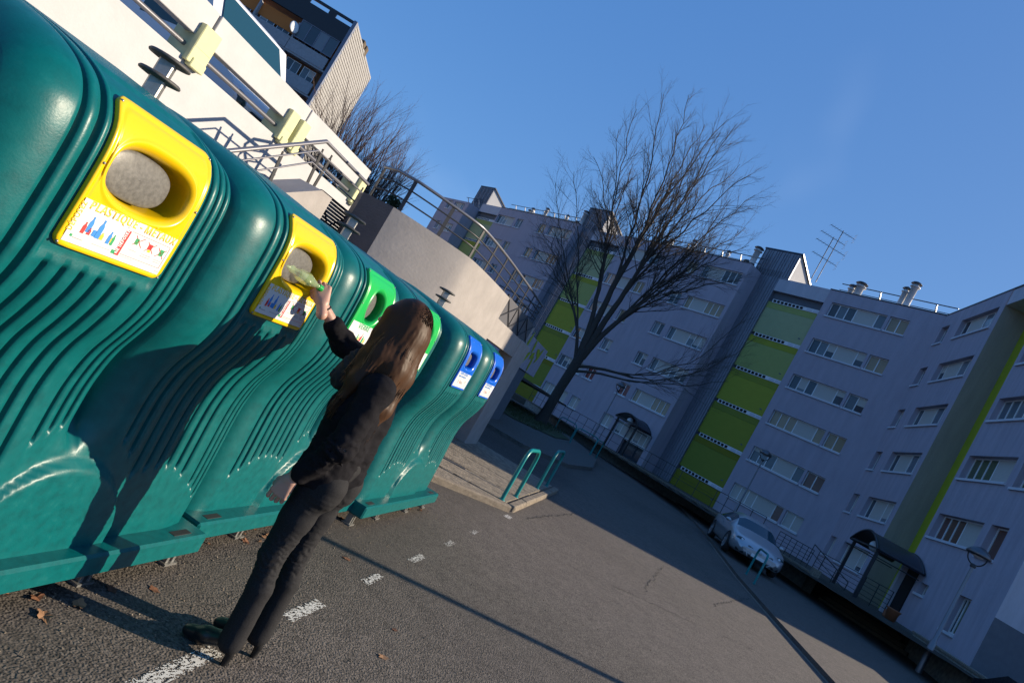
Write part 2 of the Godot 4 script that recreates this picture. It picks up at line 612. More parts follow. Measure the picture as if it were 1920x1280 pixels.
func ground() -> void:
	var st := S()
	var zs := [120.0, 40.0, 10.0, 0.0]
	while zs[-1] > -40.0:
		zs.append(zs[-1] - 0.5)
	zs.append_array([-45.0, -60.0, -120.0, -500.0])
	var xs := [-400.0, -100.0, -30.0, -8.0]
	while xs[-1] < 12.0:
		xs.append(xs[-1] + 0.5)
	xs.append_array([30.0, 100.0, 400.0])
	var blot := FastNoiseLite.new()
	blot.frequency = 0.22
	blot.fractal_octaves = 4
	blot.seed = 21
	var gp := PackedVector3Array()
	var gc := PackedColorArray()
	for z in zs:
		for x in xs:
			gp.append(Vector3(x, gy(z), z))
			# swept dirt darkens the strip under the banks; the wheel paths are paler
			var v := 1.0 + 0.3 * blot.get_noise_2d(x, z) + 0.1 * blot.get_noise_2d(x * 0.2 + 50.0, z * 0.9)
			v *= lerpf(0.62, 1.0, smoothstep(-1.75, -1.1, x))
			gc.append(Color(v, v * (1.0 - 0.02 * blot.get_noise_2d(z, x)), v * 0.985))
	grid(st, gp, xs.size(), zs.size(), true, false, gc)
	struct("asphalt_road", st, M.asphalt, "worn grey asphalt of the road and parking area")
	# raised strip behind the right-hand kerb
	var zr := [40.0, 10.0, 0.0, -6.0, -11.9, -16.0, -20.0, -23.0, -26.0, -29.0, -32.0, -34.5, -37.0]
	st = S()
	strip(st, zr, func(z): return Vector3(kerb_x(z), gy(z) + 0.08, z), func(z): return Vector3(11.2 if z > -27.0 else 8.6, gy(z) + 0.08, z))
	for i in zr.size() - 1:
		var a := Vector3(kerb_x(zr[i]), gy(zr[i]), zr[i])
		var b := Vector3(kerb_x(zr[i + 1]), gy(zr[i + 1]), zr[i + 1])
		q(st, a, b, b + Vector3(0, 0.08, 0), a + Vector3(0, 0.08, 0), Vector3.LEFT)
	struct("raised_pavement", st, M.asphalt_plain, "raised asphalt strip along the foot of the flats")
	st = S()
	strip(st, zr.slice(0, 9), func(z): return Vector3(kerb_x(z) - 0.085, gy(z) + 0.004, z), func(z): return Vector3(kerb_x(z) - 0.004, gy(z) + 0.004, z))
	struct("gutter", st, M.kerb, "pale concrete gutter strip along the kerb")
	# the paved corner behind the bins
	var pave := put("pavement", null, null)
	tag(pave, "concrete pavement corner with turquoise hoop barriers", "", "", "structure")
	st = S()
	flat_prism(st, [[-14.0, -14.9], [-14.0, -2.0], [-3.4, -6.85], [-2.27, -8.55], [-1.32, -9.72], [-1.32, -14.9]], -0.02, 0.07)
	part("slab_bed", st, M.kerb, pave)
	var slabs := [
		[[-2.27, -8.57], [-1.33, -9.68], [-2.3, -9.42], [-2.75, -9.2]],
		[[-1.335, -9.72], [-2.31, -9.45], [-5.0, -8.1], [-5.0, -9.3], [-2.6, -10.38], [-1.335, -10.76]],
		[[-1.335, -10.79], [-2.61, -10.41], [-5.0, -9.33], [-5.0, -11.2], [-1.335, -11.9]],
		[[-1.335, -11.93], [-5.0, -11.23], [-5.0, -13.2], [-1.335, -13.3]],
		[[-1.335, -13.33], [-5.0, -13.23], [-5.0, -14.88], [-1.335, -14.88]],
		[[-2.77, -9.16], [-2.33, -8.57], [-3.45, -6.9], [-5.0, -6.2], [-5.0, -8.07]]]
	for s in slabs:
		st = S()
		flat_prism(st, s, 0.05, 0.085 + rng.randf_range(-0.003, 0.003))
		part("slab", st, M.concrete, pave)
	var edge := [[Vector3(-1.24, 0, -14.9), Vector3(-1.24, 0, -9.75)], [Vector3(-1.24, 0, -9.66), Vector3(-2.2, 0, -8.53)], [Vector3(-2.2, 0, -8.51), Vector3(-3.35, 0, -6.82)]]
	for e in edge:
		var len: float = (e[1] - e[0]).length()
		var n := maxi(1, int(round(len / 1.0)))
		for k in n:
			st = S()
			var a: Vector3 = e[0].lerp(e[1], (k + 0.006) / n)
			var b: Vector3 = e[0].lerp(e[1], (k + 0.994) / n)
			var z := (b - a).normalized()
			box(st, (a + b) * 0.5 + Vector3(0, 0.015 + rng.randf_range(-0.004, 0.004), 0), Vector3(0.13, 0.15, (b - a).length()), Basis(Vector3.UP.cross(z), Vector3.UP, z), 0.02)
			part("kerb_stone", st, M.kerb, pave)
	st = S()
	flat_prism(st, [[-2.6, -10.12], [-2.2, -10.3], [-2.26, -10.42], [-2.66, -10.24]], 0.083, 0.092)
	part("drain_grate", st, M.worn_iron, pave)
	# the far island with the tree
	st = S()
	var fz := [-20.5, -22.5, -27.0, -33.0, -39.0, -52.0]
	var fx := func(z): return [-3.2, -1.9, -1.4, -1.75, -3.2, -9.0][fz.find(z)]
	strip(st, fz, func(z): return Vector3(-60, gy(z) + 0.12, z), func(z): return Vector3(fx.call(z), gy(z) + 0.12, z))
	for i in fz.size() - 1:
		var a := Vector3(fx.call(fz[i]), gy(fz[i]) + 0.12, fz[i])
		var b := Vector3(fx.call(fz[i + 1]), gy(fz[i + 1]) + 0.12, fz[i + 1])
		q(st, a, b, b - Vector3(0, 0.14, 0), a - Vector3(0, 0.14, 0), Vector3.RIGHT)
	q(st, Vector3(-60, -0.02, -20.5), Vector3(-3.2, -0.02, -20.5), Vector3(-3.2, 0.129, -20.5), Vector3(-60, 0.129, -20.5), Vector3.BACK)
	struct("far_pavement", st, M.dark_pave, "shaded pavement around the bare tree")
	st = S()
	strip(st, [-28.0, -31.0, -36.0, -42.0], func(z): return Vector3(-14, gy(z) + 0.15, z), func(z): return Vector3([-5.2, -3.7, -3.6, -6.0][[-28.0, -31.0, -36.0, -42.0].find(z)], gy(z) + 0.15, z))
	struct("grass_verge", st, M.grass, "dark grass verge under the bare tree")
	st = S()
	st = S()
	var tuft := S()
	box(tuft, Vector3(0, 0.05, 0), Vector3(0.012, 0.1, 0.002))
	var mm := MultiMesh.new()
	mm.transform_format = MultiMesh.TRANSFORM_3D
	mm.mesh = done(tuft)
	mm.instance_count = 2500
	for i in 2500:
		var z := rng.randf_range(-42.0, -28.5)
		var x := rng.randf_range(-11.0, -4.3)
		mm.set_instance_transform(i, Transform3D(Basis.from_euler(Vector3(rng.randf_range(-0.5, 0.5), rng.randf() * TAU, rng.randf_range(-0.5, 0.5))).scaled(Vector3.ONE * rng.randf_range(0.7, 1.8)), Vector3(x, gy(z) + 0.14, z)))
	var gm := MultiMeshInstance3D.new()
	gm.name = "grass"
	gm.multimesh = mm
	gm.material_override = M.grass
	add_child(gm)
	tag(gm, "short grass around the foot of the bare tree", "grass", "", "stuff")
	dashes()
	cracks()
	yard()


func dashes() -> void:
	var wear := FastNoiseLite.new()
	wear.frequency = 45.0
	wear.fractal_octaves = 3
	wear.seed = 5
	var list := [[-2.18, -2.8, 0.36, 0.085], [-3.38, -3.77, 0.42, 0.08], [-4.38, -4.68, 0.34, 0.07], [-5.3, -5.62, 0.3, 0.07], [-6.28, -6.55, 0.16, 0.07], [-7.25, -7.5, 0.12, 0.07], [-9.15, -9.42, 0.3, 0.1]]
	for d in list:
		var st := S()
		var c := 0.0045
		var nx := int(d[3] / c)
		var nz := int((d[0] - d[1]) / c)
		st.set_smooth_group(-1)
		for i in nz:
			for j in nx:
				var z: float = d[0] - i * c
				var x: float = -1.15 - d[3] * 0.5 + j * c
				var e: float = minf(minf(j, nx - j) * c / 0.02, minf(i, nz - i) * c / 0.05)
				var v := wear.get_noise_2d(x * 1.2 + z * 0.35, z * 0.5) * 0.9 + wear.get_noise_2d(x * 3.0 + 9.0, z * 3.0) * 0.6
				if v > 0.28 - d[2] * 1.05 + 0.35 * maxf(0.0, 1.0 - e):
					q(st, Vector3(x, 0.004, z), Vector3(x + c, 0.004, z), Vector3(x + c, 0.004, z - c), Vector3(x, 0.004, z - c), Vector3.UP)
		struct("painted_dash", st, M.paint, "worn white dash of the bay marking on the asphalt")


func yard() -> void:
	# retaining wall, raised yard and steps at the foot of the flats
	var yd := S()
	flat_prism(yd, [[-9.6, -52.75], [-1.42, -41.25], [4.0, -36.45], [9.8, -29.9], [10.55, -27.5], [10.55, -18.6], [14.0, -18.6], [16.0, -46.0], [-20.0, -75.0], [-30.0, -66.0]], 0.0, 0.86)
	struct("yard_terrace", yd, M.earth, "raised yard in front of the flats")
	var line := [Vector3(-9.6, 0, -52.6), Vector3(-1.4, 0, -41.1), Vector3(4.05, 0, -36.3), Vector3(5.9, 0, -32.2), Vector3(7.5, 0, -28.2)]
	var rw := thing("retaining_wall", "long low concrete retaining wall behind the silver car", "wall")
	var st := S()
	for i in line.size() - 1:
		var a: Vector3 = line[i]
		var b: Vector3 = line[i + 1]
		bar(st, a + Vector3(0, 0.44, 0), b + Vector3(0, 0.44, 0), 0.22, 0.88)
	part("wall_body", st, M.retaining, rw)
	st = S()
	for i in line.size() - 1:
		bar(st, line[i] + Vector3(0, 0.915, 0), line[i + 1] + Vector3(0, 0.915, 0), 0.3, 0.07)
	part("coping", st, M.kerb, rw)
	st = S()
	box(st, Vector3(7.5, 0.62, -28.0), Vector3(0.3, 1.05, 0.35), Basis.IDENTITY, 0.02)
	part("end_post", st, M.kerb, rw)
	# low wall by the right-hand lamp post
	var rr := thing("low_wall", "low concrete planter wall beside the right-hand lamp post", "wall")
	st = S()
	box(st, Vector3(10.5, 0.46, -22.2), Vector3(0.24, 0.9, 7.4))
	box(st, Vector3(11.2, 0.46, -18.62), Vector3(1.16, 0.9, 0.24))
	part("wall_body", st, M.retaining, rr)
	st = S()
	box(st, Vector3(10.5, 0.96, -22.2), Vector3(0.32, 0.09, 7.5), Basis.IDENTITY, 0.015)
	part("coping", st, M.kerb, rr)
	# steps
	var steps := thing("timber_steps", "dark timber-edged steps climbing to the canopied entrance", "steps")
	for k in 5:
		var t := k / 5.0
		var a := Vector3(7.72 + 0.26 * k, 0, -27.55 - 0.34 * k)
		var b := Vector3(10.3 + 0.02 * k, 0, -24.9 - 0.5 * k)
		st = S()
		flat_prism(st, [[a.x, a.z], [b.x, b.z], [b.x + 1.0, b.z - 1.6], [a.x + 1.2, a.z - 1.6]], 0.0, 0.16 + 0.145 * k + t * 0.02)
		part("tread", st, M.earth, steps)
		st = S()
		bar(st, Vector3(a.x, 0.1 + 0.145 * k, a.z) , Vector3(b.x, 0.1 + 0.145 * k, b.z), 0.09, 0.14)
		part("riser", st, M.wood, steps)
	# railings
	railing("yard_railing", "long dark two-bar railing on the retaining wall behind the silver car", [Vector3(-9.6, 0.95, -52.6), Vector3(-1.4, 0.95, -41.1), Vector3(4.05, 0.95, -36.3), Vector3(5.9, 0.95, -32.2)], 1.0, [0.5], 1.15, 0.03)
	railing("entrance_railing", "dark four-bar railing left of the canopied entrance", [Vector3(9.3, 0.86, -35.6), Vector3(10.35, 0.86, -31.9), Vector3(10.4, 0.86, -28.9)], 0.95, [0.25, 0.45, 0.65, 0.82], 1.9, 0.028)
	railing("ramp_railing", "dark closely balustered ramp railing beyond the retaining wall", [Vector3(6.9, 0.86, -33.4), Vector3(8.6, 0.86, -33.8)], 0.85, [0.2, 0.4, 0.6, 0.8], 0.3, 0.025)
	railing("stair_railing", "dark sloping handrail below the entrance railing", [Vector3(8.3, 1.25, -33.0), Vector3(9.6, 0.55, -31.2)], 0.7, [0.5], 0.7, 0.03)
	var pot := S()
	lathe(pot, [[0.001, 0.0], [0.16, 0.0], [0.22, 0.36], [0.25, 0.38], [0.25, 0.42], [0.21, 0.42], [0.2, 0.36], [0.001, 0.36]], Transform3D(Basis.IDENTITY, Vector3(10.2, 0.86, -27.6)))
	tag(part("flower_pot", pot, M.terracotta), "round terracotta pot on the wall end under the canopy", "pot")
	pot = S()
	box(pot, Vector3(10.35, 1.0, -28.1), Vector3(0.4, 0.28, 0.3), Basis.IDENTITY, 0.03)
	tag(part("planter", pot, M.terracotta), "square terracotta planter beside the canopy post", "planter")


func railing(called: String, label: String, line: Array, h: float, mids: Array, gap: float, w: float) -> void:
	var o := thing(called, label, "railing")
	var st := S()
	for i in line.size() - 1:
		bar(st, line[i] + Vector3(0, h, 0), line[i + 1] + Vector3(0, h, 0), w * 1.5, w * 1.2)
	part("top_rail", st, M.dark_metal, o)
	for m in mids:
		st = S()
		for i in line.size() - 1:
			bar(st, line[i] + Vector3(0, h * m, 0), line[i + 1] + Vector3(0, h * m, 0), w * 0.8, w * 0.8)
		part("mid_rail", st, M.dark_metal, o)
	for i in line.size() - 1:
		var n := maxi(1, int(round((line[i + 1] - line[i]).length() / gap)))
		for k in n + (1 if i == line.size() - 2 else 0):
			st = S()
			var p: Vector3 = line[i].lerp(line[i + 1], float(k) / n)
			box(st, p + Vector3(0, h * 0.5 - 0.05, 0), Vector3(w, h + 0.1, w))
			part("post", st, M.dark_metal, o)


func cracks() -> void:
	# open cracks and seams in the asphalt
	var dark := mat(grey(0.018), 0.95)
	var list := [
		[Vector3(2.4, 0, -7.4), Vector3(3.3, 0, -7.9), 0.012], [Vector3(3.3, 0, -7.9), Vector3(3.9, 0, -9.6), 0.009], [Vector3(1.0, 0, -4.4), Vector3(2.6, 0, -5.6), 0.007],
		[Vector3(-0.2, 0, -8.6), Vector3(2.8, 0, -10.8), 0.008], [Vector3(0.9, 0, -10.0), Vector3(1.3, 0, -13.6), 0.009], [Vector3(2.2, 0, -12.5), Vector3(3.6, 0, -17.0), 0.012], [Vector3(-1.0, 0, -9.9), Vector3(-0.55, 0, -13.6), 0.016], [Vector3(-0.55, 0, -2.2), Vector3(0.25, 0, -3.3), 0.004]]
	for c in list:
		var st := S()
		var a: Vector3 = c[0]
		var b: Vector3 = c[1]
		var side := (b - a).cross(Vector3.UP).normalized()
		var n := int((b - a).length() / 0.09)
		var last := a
		var lw := 0.001
		for i in range(1, n + 1):
			var p := a.lerp(b, float(i) / n) + side * rng.randf_range(-0.035, 0.035)
			p.y = 0.004
			last.y = 0.004
			var w: float = c[2] * rng.randf_range(0.25, 1.0) if i < n else 0.001
			q(st, last - side * lw, last + side * lw, p + side * w, p - side * w, Vector3.UP)
			last = p
			lw = w
		struct("asphalt_crack", st, dark, "dark crack in the asphalt")

# ------------------------------------------------------------------ apartment buildings
const SILL := 2.08
const STOREY := 2.72


func window(parent: Node, x: float, y: float, w: float, h: float, cells: Array, depth := 0.2, sill := true) -> MeshInstance3D:
	# cells: list of [kind, share]; kinds: g glass, p beige panel, s closed shutter, or a curtain material name
	var key := "win%.2f_%.2f_%s" % [w, h, str(cells)]
	if not cache.has(key):
		var f := S()
		var t := 0.055
		for s in [[Vector3(w * 0.5, t * 0.5, 0), Vector3(w, t, 0.06)], [Vector3(w * 0.5, h - t * 0.5, 0), Vector3(w, t, 0.06)], [Vector3(t * 0.5, h * 0.5, 0), Vector3(t, h - 2 * t, 0.06)], [Vector3(w - t * 0.5, h * 0.5, 0), Vector3(t, h - 2 * t, 0.06)]]:
			box(f, s[0], s[1])
		var total := 0.0
		for c in cells:
			total += c[1]
		var at := 0.0
		var spans := []
		for c in cells:
			var cw: float = c[1] / total * w
			spans.append([at, cw])
			if at > 0.0:
				box(f, Vector3(at, h * 0.5, 0), Vector3(0.06, h - 2 * t, 0.05))
			at += cw
		cache[key] = [done(f), spans]
		var sl := S()
		box(sl, Vector3(w * 0.5, -0.05, 0), Vector3(w + 0.1, 0.1, depth + 0.1))
		cache[key + "sill"] = done(sl)
	var o := put("window", cache[key][0], M.white, parent)
	o.position = Vector3(x, y, -depth + 0.03)
	var spans: Array = cache[key][1]
	for i in cells.size():
		var kind: String = cells[i][0]
		var sw: float = spans[i][1] - 0.07
		var k2 := "pane%.2f_%.2f" % [sw, h]
		if not cache.has(k2):
			var st := S()
			box(st, Vector3(0, 0, 0), Vector3(sw, h - 0.1, 0.012))
			cache[k2] = done(st)
		var m: Material = M.panes[rng.randi() % M.panes.size()]
		var called := "pane"
		var zz := -0.012
		if kind == "p":
			m = M.panel
			called = "panel"
			zz = 0.01
		elif kind == "s":
			m = M.panel
			called = "shutter"
			zz = 0.005
		elif kind != "g":
			m = M[kind]
		var c := put(called, cache[k2], m, o)
		c.position = Vector3(spans[i][0] + spans[i][1] * 0.5, h * 0.5, zz)
		if kind == "g" and rng.randf() < 0.3:
			var drop: float = [0.25, 0.4, 0.55, 0.8][rng.randi() % 4]
			var k3 := "blind%.2f_%.2f_%.2f" % [sw, h, drop]
			if not cache.has(k3):
				var st := S()
				box(st, Vector3(0, (h - 0.1) * (1.0 - drop) * 0.5, 0), Vector3(sw, (h - 0.1) * drop, 0.016))
				cache[k3] = done(st)
			put("roller_blind", cache[k3], M.panel, o).position = c.position + Vector3(0, 0, 0.008)
	if sill:
		var s := put("sill", cache[key + "sill"], M.sill, o)
		s.position = Vector3(0, 0, depth * 0.5)
	return o


func green_stack(root: Node, x0: float, x1: float) -> void:   # the column of green panels with a louvred strip on every floor
	for k in 6:
		var y0 := SILL + 0.25 + STOREY * (k - 1)
		var top := y0 + STOREY
		var m: Material = M.greens[k]
		var st := S()
		var lo := maxf(y0, 0.86)
		box(st, Vector3((x0 + x1) * 0.5, (lo + top - 0.72) * 0.5, -0.21), Vector3(x1 - x0 - 0.02, top - 0.72 - lo, 0.1), Basis.IDENTITY, 0.01)
		var p := part("green_panel", st, m, root)
		st = S()
		box(st, Vector3(x1 - 0.45, lo + 0.45, -0.155), Vector3(0.16, 0.08, 0.02))
		part("air_vent", st, M.plinth, p)
		st = S()
		box(st, Vector3((x0 + x1) * 0.5, top - 0.46, -0.23), Vector3(x1 - x0 - 0.02, 0.49, 0.1))
		part("green_band", st, M.greens[maxi(k - 1, 0)], root)
		st = S()
		var holes := []
		var w := 0.27
		for j in 8:
			holes.append([0.06 + j * 0.305, 0.035, 0.245, 0.19])
		facade(st, 0.0, x1 - x0 - 0.35, 0.0, 0.26, holes, 0.06)
		var sx := Transform3D(Basis.IDENTITY, Vector3(x0 + 0.28, top - 0.26, -0.14))
		var s := part("louvre_strip", st, M.white, root)
		s.transform = sx
		st = S()
		box(st, Vector3(1.3, 0.13, -0.09), Vector3(2.6, 0.24, 0.04))
		part("dark_opening", st, M.dark_hole, s)
		st = S()
		for j in 2:
			box(st, Vector3(2.95 + j * 0.5, 0.13, 0.0), Vector3(0.42, 0.18, 0.03))
		part("grey_louvre", st, M.sill, s)


func flue(root: Node, at: Vector3, h: float, r: float) -> void:
	var st := S()
	lathe(st, [[r, 0.0], [r, h - 0.35], [r * 1.5, h - 0.35], [r * 1.5, h - 0.3], [r, h - 0.3], [r * 0.85, h - 0.12], [0.01, h - 0.12]], Transform3D(Basis.IDENTITY, at), 12)
	var f := part("chimney", st, M.bright_flue, root)
	st = S()
	lathe(st, [[0.01, h - 0.1], [r * 1.7, h - 0.12], [r * 1.2, h - 0.02], [0.01, h + 0.08]], Transform3D(Basis.IDENTITY, at), 12)
	part("cowl", st, M.cap_metal, f)


func block(called: String, label: String, off: float, shift: float, full: bool, kind: int) -> Node3D:
	# one stair-and-flats bay of the long block. local x runs right along the front, z faces the camera
	var a := deg_to_rad(-51.7)
	var x := Vector3(-sin(a), 0, cos(a))
	var z := Vector3(-x.z, 0, x.x)
	z = x.cross(Vector3.UP)
	var corner := Vector3(11.37, 0, -43.27) + z * off
	var root := thing(called, label, "building", corner, Basis(x, Vector3.UP, z))
	var right := -0.0 if kind == 0 else -12.95
	var left := -7.4
	if kind > 0:
		left = -26.4
	var wins := []
	if kind == 0:
		wins = [[-6.88, 3.75, [["g", .58], ["g", .58], ["g", .58], ["p", 1.4], ["g", .6]]], [-2.95, 1.2, [["g", .5], ["g", .5]]]]
	else:
		wins = [[-16.85, 3.6, [["g", .55], ["p", 1.45], ["g", .55], ["g", .55], ["g", .55]]], [-18.5, 1.1, [["g", .5], ["g", .5]]], [-22.5, 1.1, [["g", .5], ["g", .5]]], [-26.2, 3.2, [["g", .55], ["g", .55], ["g", .55], ["p", 1.4]]]]
	var sh := Vector3(-shift, 0, 0)
	var bay := Node3D.new()
	var holes := []
	for k in 6:
		for w in wins:
			holes.append([w[0], SILL + STOREY * k, w[1], 1.0])
	if kind == 1:
		holes.append([-15.6, 0.86, 2.2, 2.3])
	var st := S()
	facade(st, left, right, 0.8, 17.52, holes, 0.24)
	# backs, sides and roof close the volume
	var deep := 11.0
	q(st, Vector3(left, 0.8, 0), Vector3(left, 0.8, -deep), Vector3(left, 17.52, -deep), Vector3(left, 17.52, 0), Vector3.LEFT)
	q(st, Vector3(right, 0.8, 0), Vector3(right, 0.8, -deep), Vector3(right, 17.52, -deep), Vector3(right, 17.52, 0), Vector3.RIGHT)
	q(st, Vector3(left, 0.8, -deep), Vector3(right, 0.8, -deep), Vector3(right, 17.52, -deep), Vector3(left, 17.52, -deep), Vector3.FORWARD)
	var wall := part("wall", st, M.lilac, root)
	wall.position = sh
	st = S()
	box(st, Vector3((left + right) * 0.5, 17.4, -deep * 0.5), Vector3(right - left - 0.3, 0.1, deep - 0.3))
	part("roof", st, M.plinth, root).position = sh
	st = S()
	box(st, Vector3((left + right) * 0.5, 17.55, -0.12), Vector3(right - left + 0.06, 0.07, 0.3))
	part("parapet_cap", st, M.dark_metal, root).position = sh
	for k in 6:
		for w in wins:
			var cells: Array = w[2].duplicate(true)
			if k == 0:
				for c in cells:
					if c[0] == "g" and (cells.size() == 2 or rng.randf() < 0.85):
						c[0] = "s"
				if kind == 0 and cells.size() > 2:
					cells[4][0] = "curtain_brown"
			elif k == 1 and cells.size() == 2:
				for c in cells:
					c[0] = "curtain_red" if kind == 1 else "curtain_brown"
			elif rng.randf() < 0.25:
				for c in cells:
					if c[0] == "g":
						c[0] = "curtain_gold"
			var o := window(root, w[0], SILL + STOREY * k, w[1], 1.0, cells)
			o.position += sh
	# green column, light strip above it, zinc stair tower
	var g0 := left - 4.0
	var gb := Node3D.new()
	gb.name = "stair_bay"
	root.add_child(gb, true)
	var before := root.get_child_count()
	green_stack(root, g0, left)
	for i in range(before, root.get_child_count()):
		root.get_child(i).position += sh
	gb.free()
	st = S()
	box(st, Vector3((g0 + left) * 0.5, 17.02, -0.17), Vector3(4.0 - 0.02, 1.0, 0.3))
	part("light_fascia", st, M.lilac_light, root).position = sh
	st = S()
	box(st, Vector3((g0 + left) * 0.5, 9.0, -5.8), Vector3(3.98, 16.4, 11.0))
	part("stair_core", st, M.plinth, root).position = sh
	st = S()
	var z0 := left - 6.3
	box(st, Vector3((z0 + g0 + 0.02) * 0.5, 9.4, -1.7), Vector3(g0 - z0, 17.2, 3.4))
	# penthouse with a lean-to roof: high at the front
	var pz := PackedVector2Array([Vector2(0, 17.4), Vector2(0, 19.52), Vector2(-4.4, 17.55), Vector2(-4.4, 17.4)])
	var tower_part := part("zinc_tower", st, M.zinc, root)
	tower_part.position = sh
	st = S()
	# the front of the penthouse carries on upwards in zinc, as wide as the tower and the near part of the stair bay
	box(st, Vector3((z0 + left - 3.3) * 0.5, 18.5, -0.05), Vector3(left - 3.3 - z0, 2.05, 0.1))
	part("zinc_front", st, M.zinc, root).position = sh
	st = S()
	extrude(st, pz, 2.86, Transform3D(Basis(Vector3(0, 0, 1), Vector3(0, 1, 0), Vector3(-1, 0, 0)), Vector3(left - 3.31, 0, -0.11)))
	part("penthouse", st, M.white_wall, root).position = sh
	st = S()
	var up := Vector3(0, -1.97, -4.4).normalized()
	box(st, Vector3((z0 + left - 3.2) * 0.5, 18.6, -2.25), Vector3(left - 3.2 - z0 + 0.1, 0.1, 5.0), Basis(Vector3.RIGHT, Vector3.RIGHT.cross(up) * -1.0, -up))
	part("penthouse_roof", st, M.cap_metal, root).position = sh
	var n := 0
	var sx := z0 + 0.05
	while sx < g0 + 0.7:
		st = S()
		var lowest := 0.86 if sx < g0 else 17.6
		box(st, Vector3(sx, (lowest + 19.5) * 0.5, 0.025), Vector3(0.035, 19.5 - lowest, 0.05))
		part("standing_seam", st, M.zinc, root).position = sh
		sx += 0.3 if n % 3 == 0 else 0.2
		n += 1
	# roof furniture
	st = S()
	bar(st, Vector3(left, 18.45, -0.9), Vector3(right, 18.45, -0.9), 0.05, 0.05)
	bar(st, Vector3(left, 18.0, -0.9), Vector3(right, 18.0, -0.9), 0.035, 0.035)
	part("roof_rail", st, M.dark_metal, root).position = sh
	var rx := left + 0.9
	while rx < right - 0.3:
		st = S()
		bar(st, Vector3(rx, 17.5, -1.5), Vector3(rx + 0.02, 18.45, -0.9), 0.09, 0.05)
		part("rail_brace", st, M.rail_white, root).position = sh
		rx += 1.75
	var flues := [[-2.75, 2.0, 0.2], [-3.15, 1.55, 0.16], [-5.95, 1.25, 0.24], [-6.45, 0.95, 0.17]] if kind == 0 else [[-13.5, 1.7, 0.22], [-13.9, 0.5, 0.2], [-15.85, 0.95, 0.13], [-19.4, 1.25, 0.16], [-21.7, 0.95, 0.16], [-22.1, 0.7, 0.16]]
	for f in flues:
		flue(root, Vector3(f[0], 17.45, -0.6) + sh, f[1], f[2])
	if kind == 1:
		entrance_canopy(Transform3D(Basis(x, Vector3.UP, z), corner + x * -14.7 + Vector3(0, 0.86, 0)), 2.4, 1.6, 2.35, 0.55, "dark barrel canopy over the shaded entrance left of the green panels")
		st = S()
		box(st, Vector3(-14.5, 2.0, -0.3), Vector3(2.2, 2.3, 0.06))
		part("entrance_door", st, M.panes[3], root)
	return root


func apartment_blocks() -> void:
	block("apartment_block", "lilac apartment block nearest the corner, with green panels at its left end", 0.0, 0.0, true, 0)
	block("apartment_block", "lilac apartment block behind the bare tree, set between two green panel columns", 1.5, 0.0, true, 1)
	block("apartment_block", "farthest lilac apartment block, seen over the ramp wall railing", 2.2, 19.2, true, 2)
	# the end of the row, turned a little
	var a := deg_to_rad(-51.7)
	var x := Vector3(-sin(a), 0, cos(a))
	var z := x.cross(Vector3.UP)
	var corner := Vector3(11.37, 0, -43.27) + z * 3.7
	var root := thing("apartment_block", "lilac end block at the far left of the row behind the ramp railing", "building", corner, Basis(x, Vector3.UP, z))
	var st := S()
	var holes := []
	for k in 6:
		for w in [[-52.6, 2.2], [-54.2, 1.0]]:
			holes.append([w[0], SILL + STOREY * k - 0.25, w[1], 1.0])
	facade(st, -55.7, -49.6, 0.8, 16.7, holes, 0.24)
	q(st, Vector3(-49.6, 0.8, 0), Vector3(-49.6, 0.8, -11), Vector3(-49.6, 16.7, -11), Vector3(-49.6, 16.7, 0), Vector3.RIGHT)
	q(st, Vector3(-55.7, 0.8, 0), Vector3(-55.7, 0.8, -11), Vector3(-55.7, 16.7, -11), Vector3(-55.7, 16.7, 0), Vector3.LEFT)
	q(st, Vector3(-55.7, 16.7, 0), Vector3(-49.6, 16.7, 0), Vector3(-49.6, 16.7, -11), Vector3(-55.7, 16.7, -11), Vector3.UP)
	part("wall", st, M.lilac, root)
	for k in 6:
		window(root, -52.6, SILL + STOREY * k - 0.25, 2.2, 1.0, [["g", .5], ["p", .9], ["g", .5], ["g", .5]])
		window(root, -54.2, SILL + STOREY * k - 0.25, 1.0, 1.0, [["g", .5], ["p", .5]])
	st = S()
	bar(st, Vector3(-52.5, 17.6, -0.9), Vector3(-49.7, 17.6, -0.9), 0.05, 0.05)
	part("roof_rail", st, M.dark_metal, root)
	for k in 3:
		st = S()
		bar(st, Vector3(-52.2 + k * 1.2, 16.7, -1.6), Vector3(-52.1 + k * 1.2, 17.6, -0.9), 0.09, 0.05)
		part("rail_brace", st, M.rail_white, root)
	antenna()


func antenna() -> void:
	var o := thing("roof_antenna", "tall roof aerial with four crossbars beside the white penthouse gable", "antenna", Vector3(4.45, 17.45, -47.6))
	var st := S()
	tube(st, [Vector3(0, 0, 0), Vector3(0, 4.0, 0)], 0.03, 6)
	tube(st, [Vector3(-0.35, 0, 0.0), Vector3(-0.35, 3.3, 0.0)], 0.03, 6)
	part("mast", st, M.dark_metal, o)
	var d := Vector3(0.94, 0, -0.34)
	for k in [[3.9, 0.0, 1.0], [3.25, -0.35, 1.0], [2.6, -0.2, 1.2], [1.7, -0.2, 1.0]]:
		st = S()
		var c := Vector3(k[1], k[0], 0)
		tube(st, [c - d * 1.0 * k[2], c + d * 0.95 * k[2]], 0.018, 5)
		for j in 8:
			var p: Vector3 = c + d * (-0.95 + j * 0.22) * k[2]
			tube(st, [p + Vector3(-0.08, -0.02, -0.22), p + Vector3(0.08, 0.02, 0.22)], 0.008, 4)
		part("crossbar", st, M.dark_metal, o)
		st = S()
		var e: Vector3 = c + d * 0.9 * k[2]
		for j in 4:
			tube(st, [e + Vector3(0, -0.28 + j * 0.18, -0.15), e + Vector3(0.1, -0.24 + j * 0.18, 0.15)], 0.014, 4)
		part("reflector", st, M.rail_white, o)


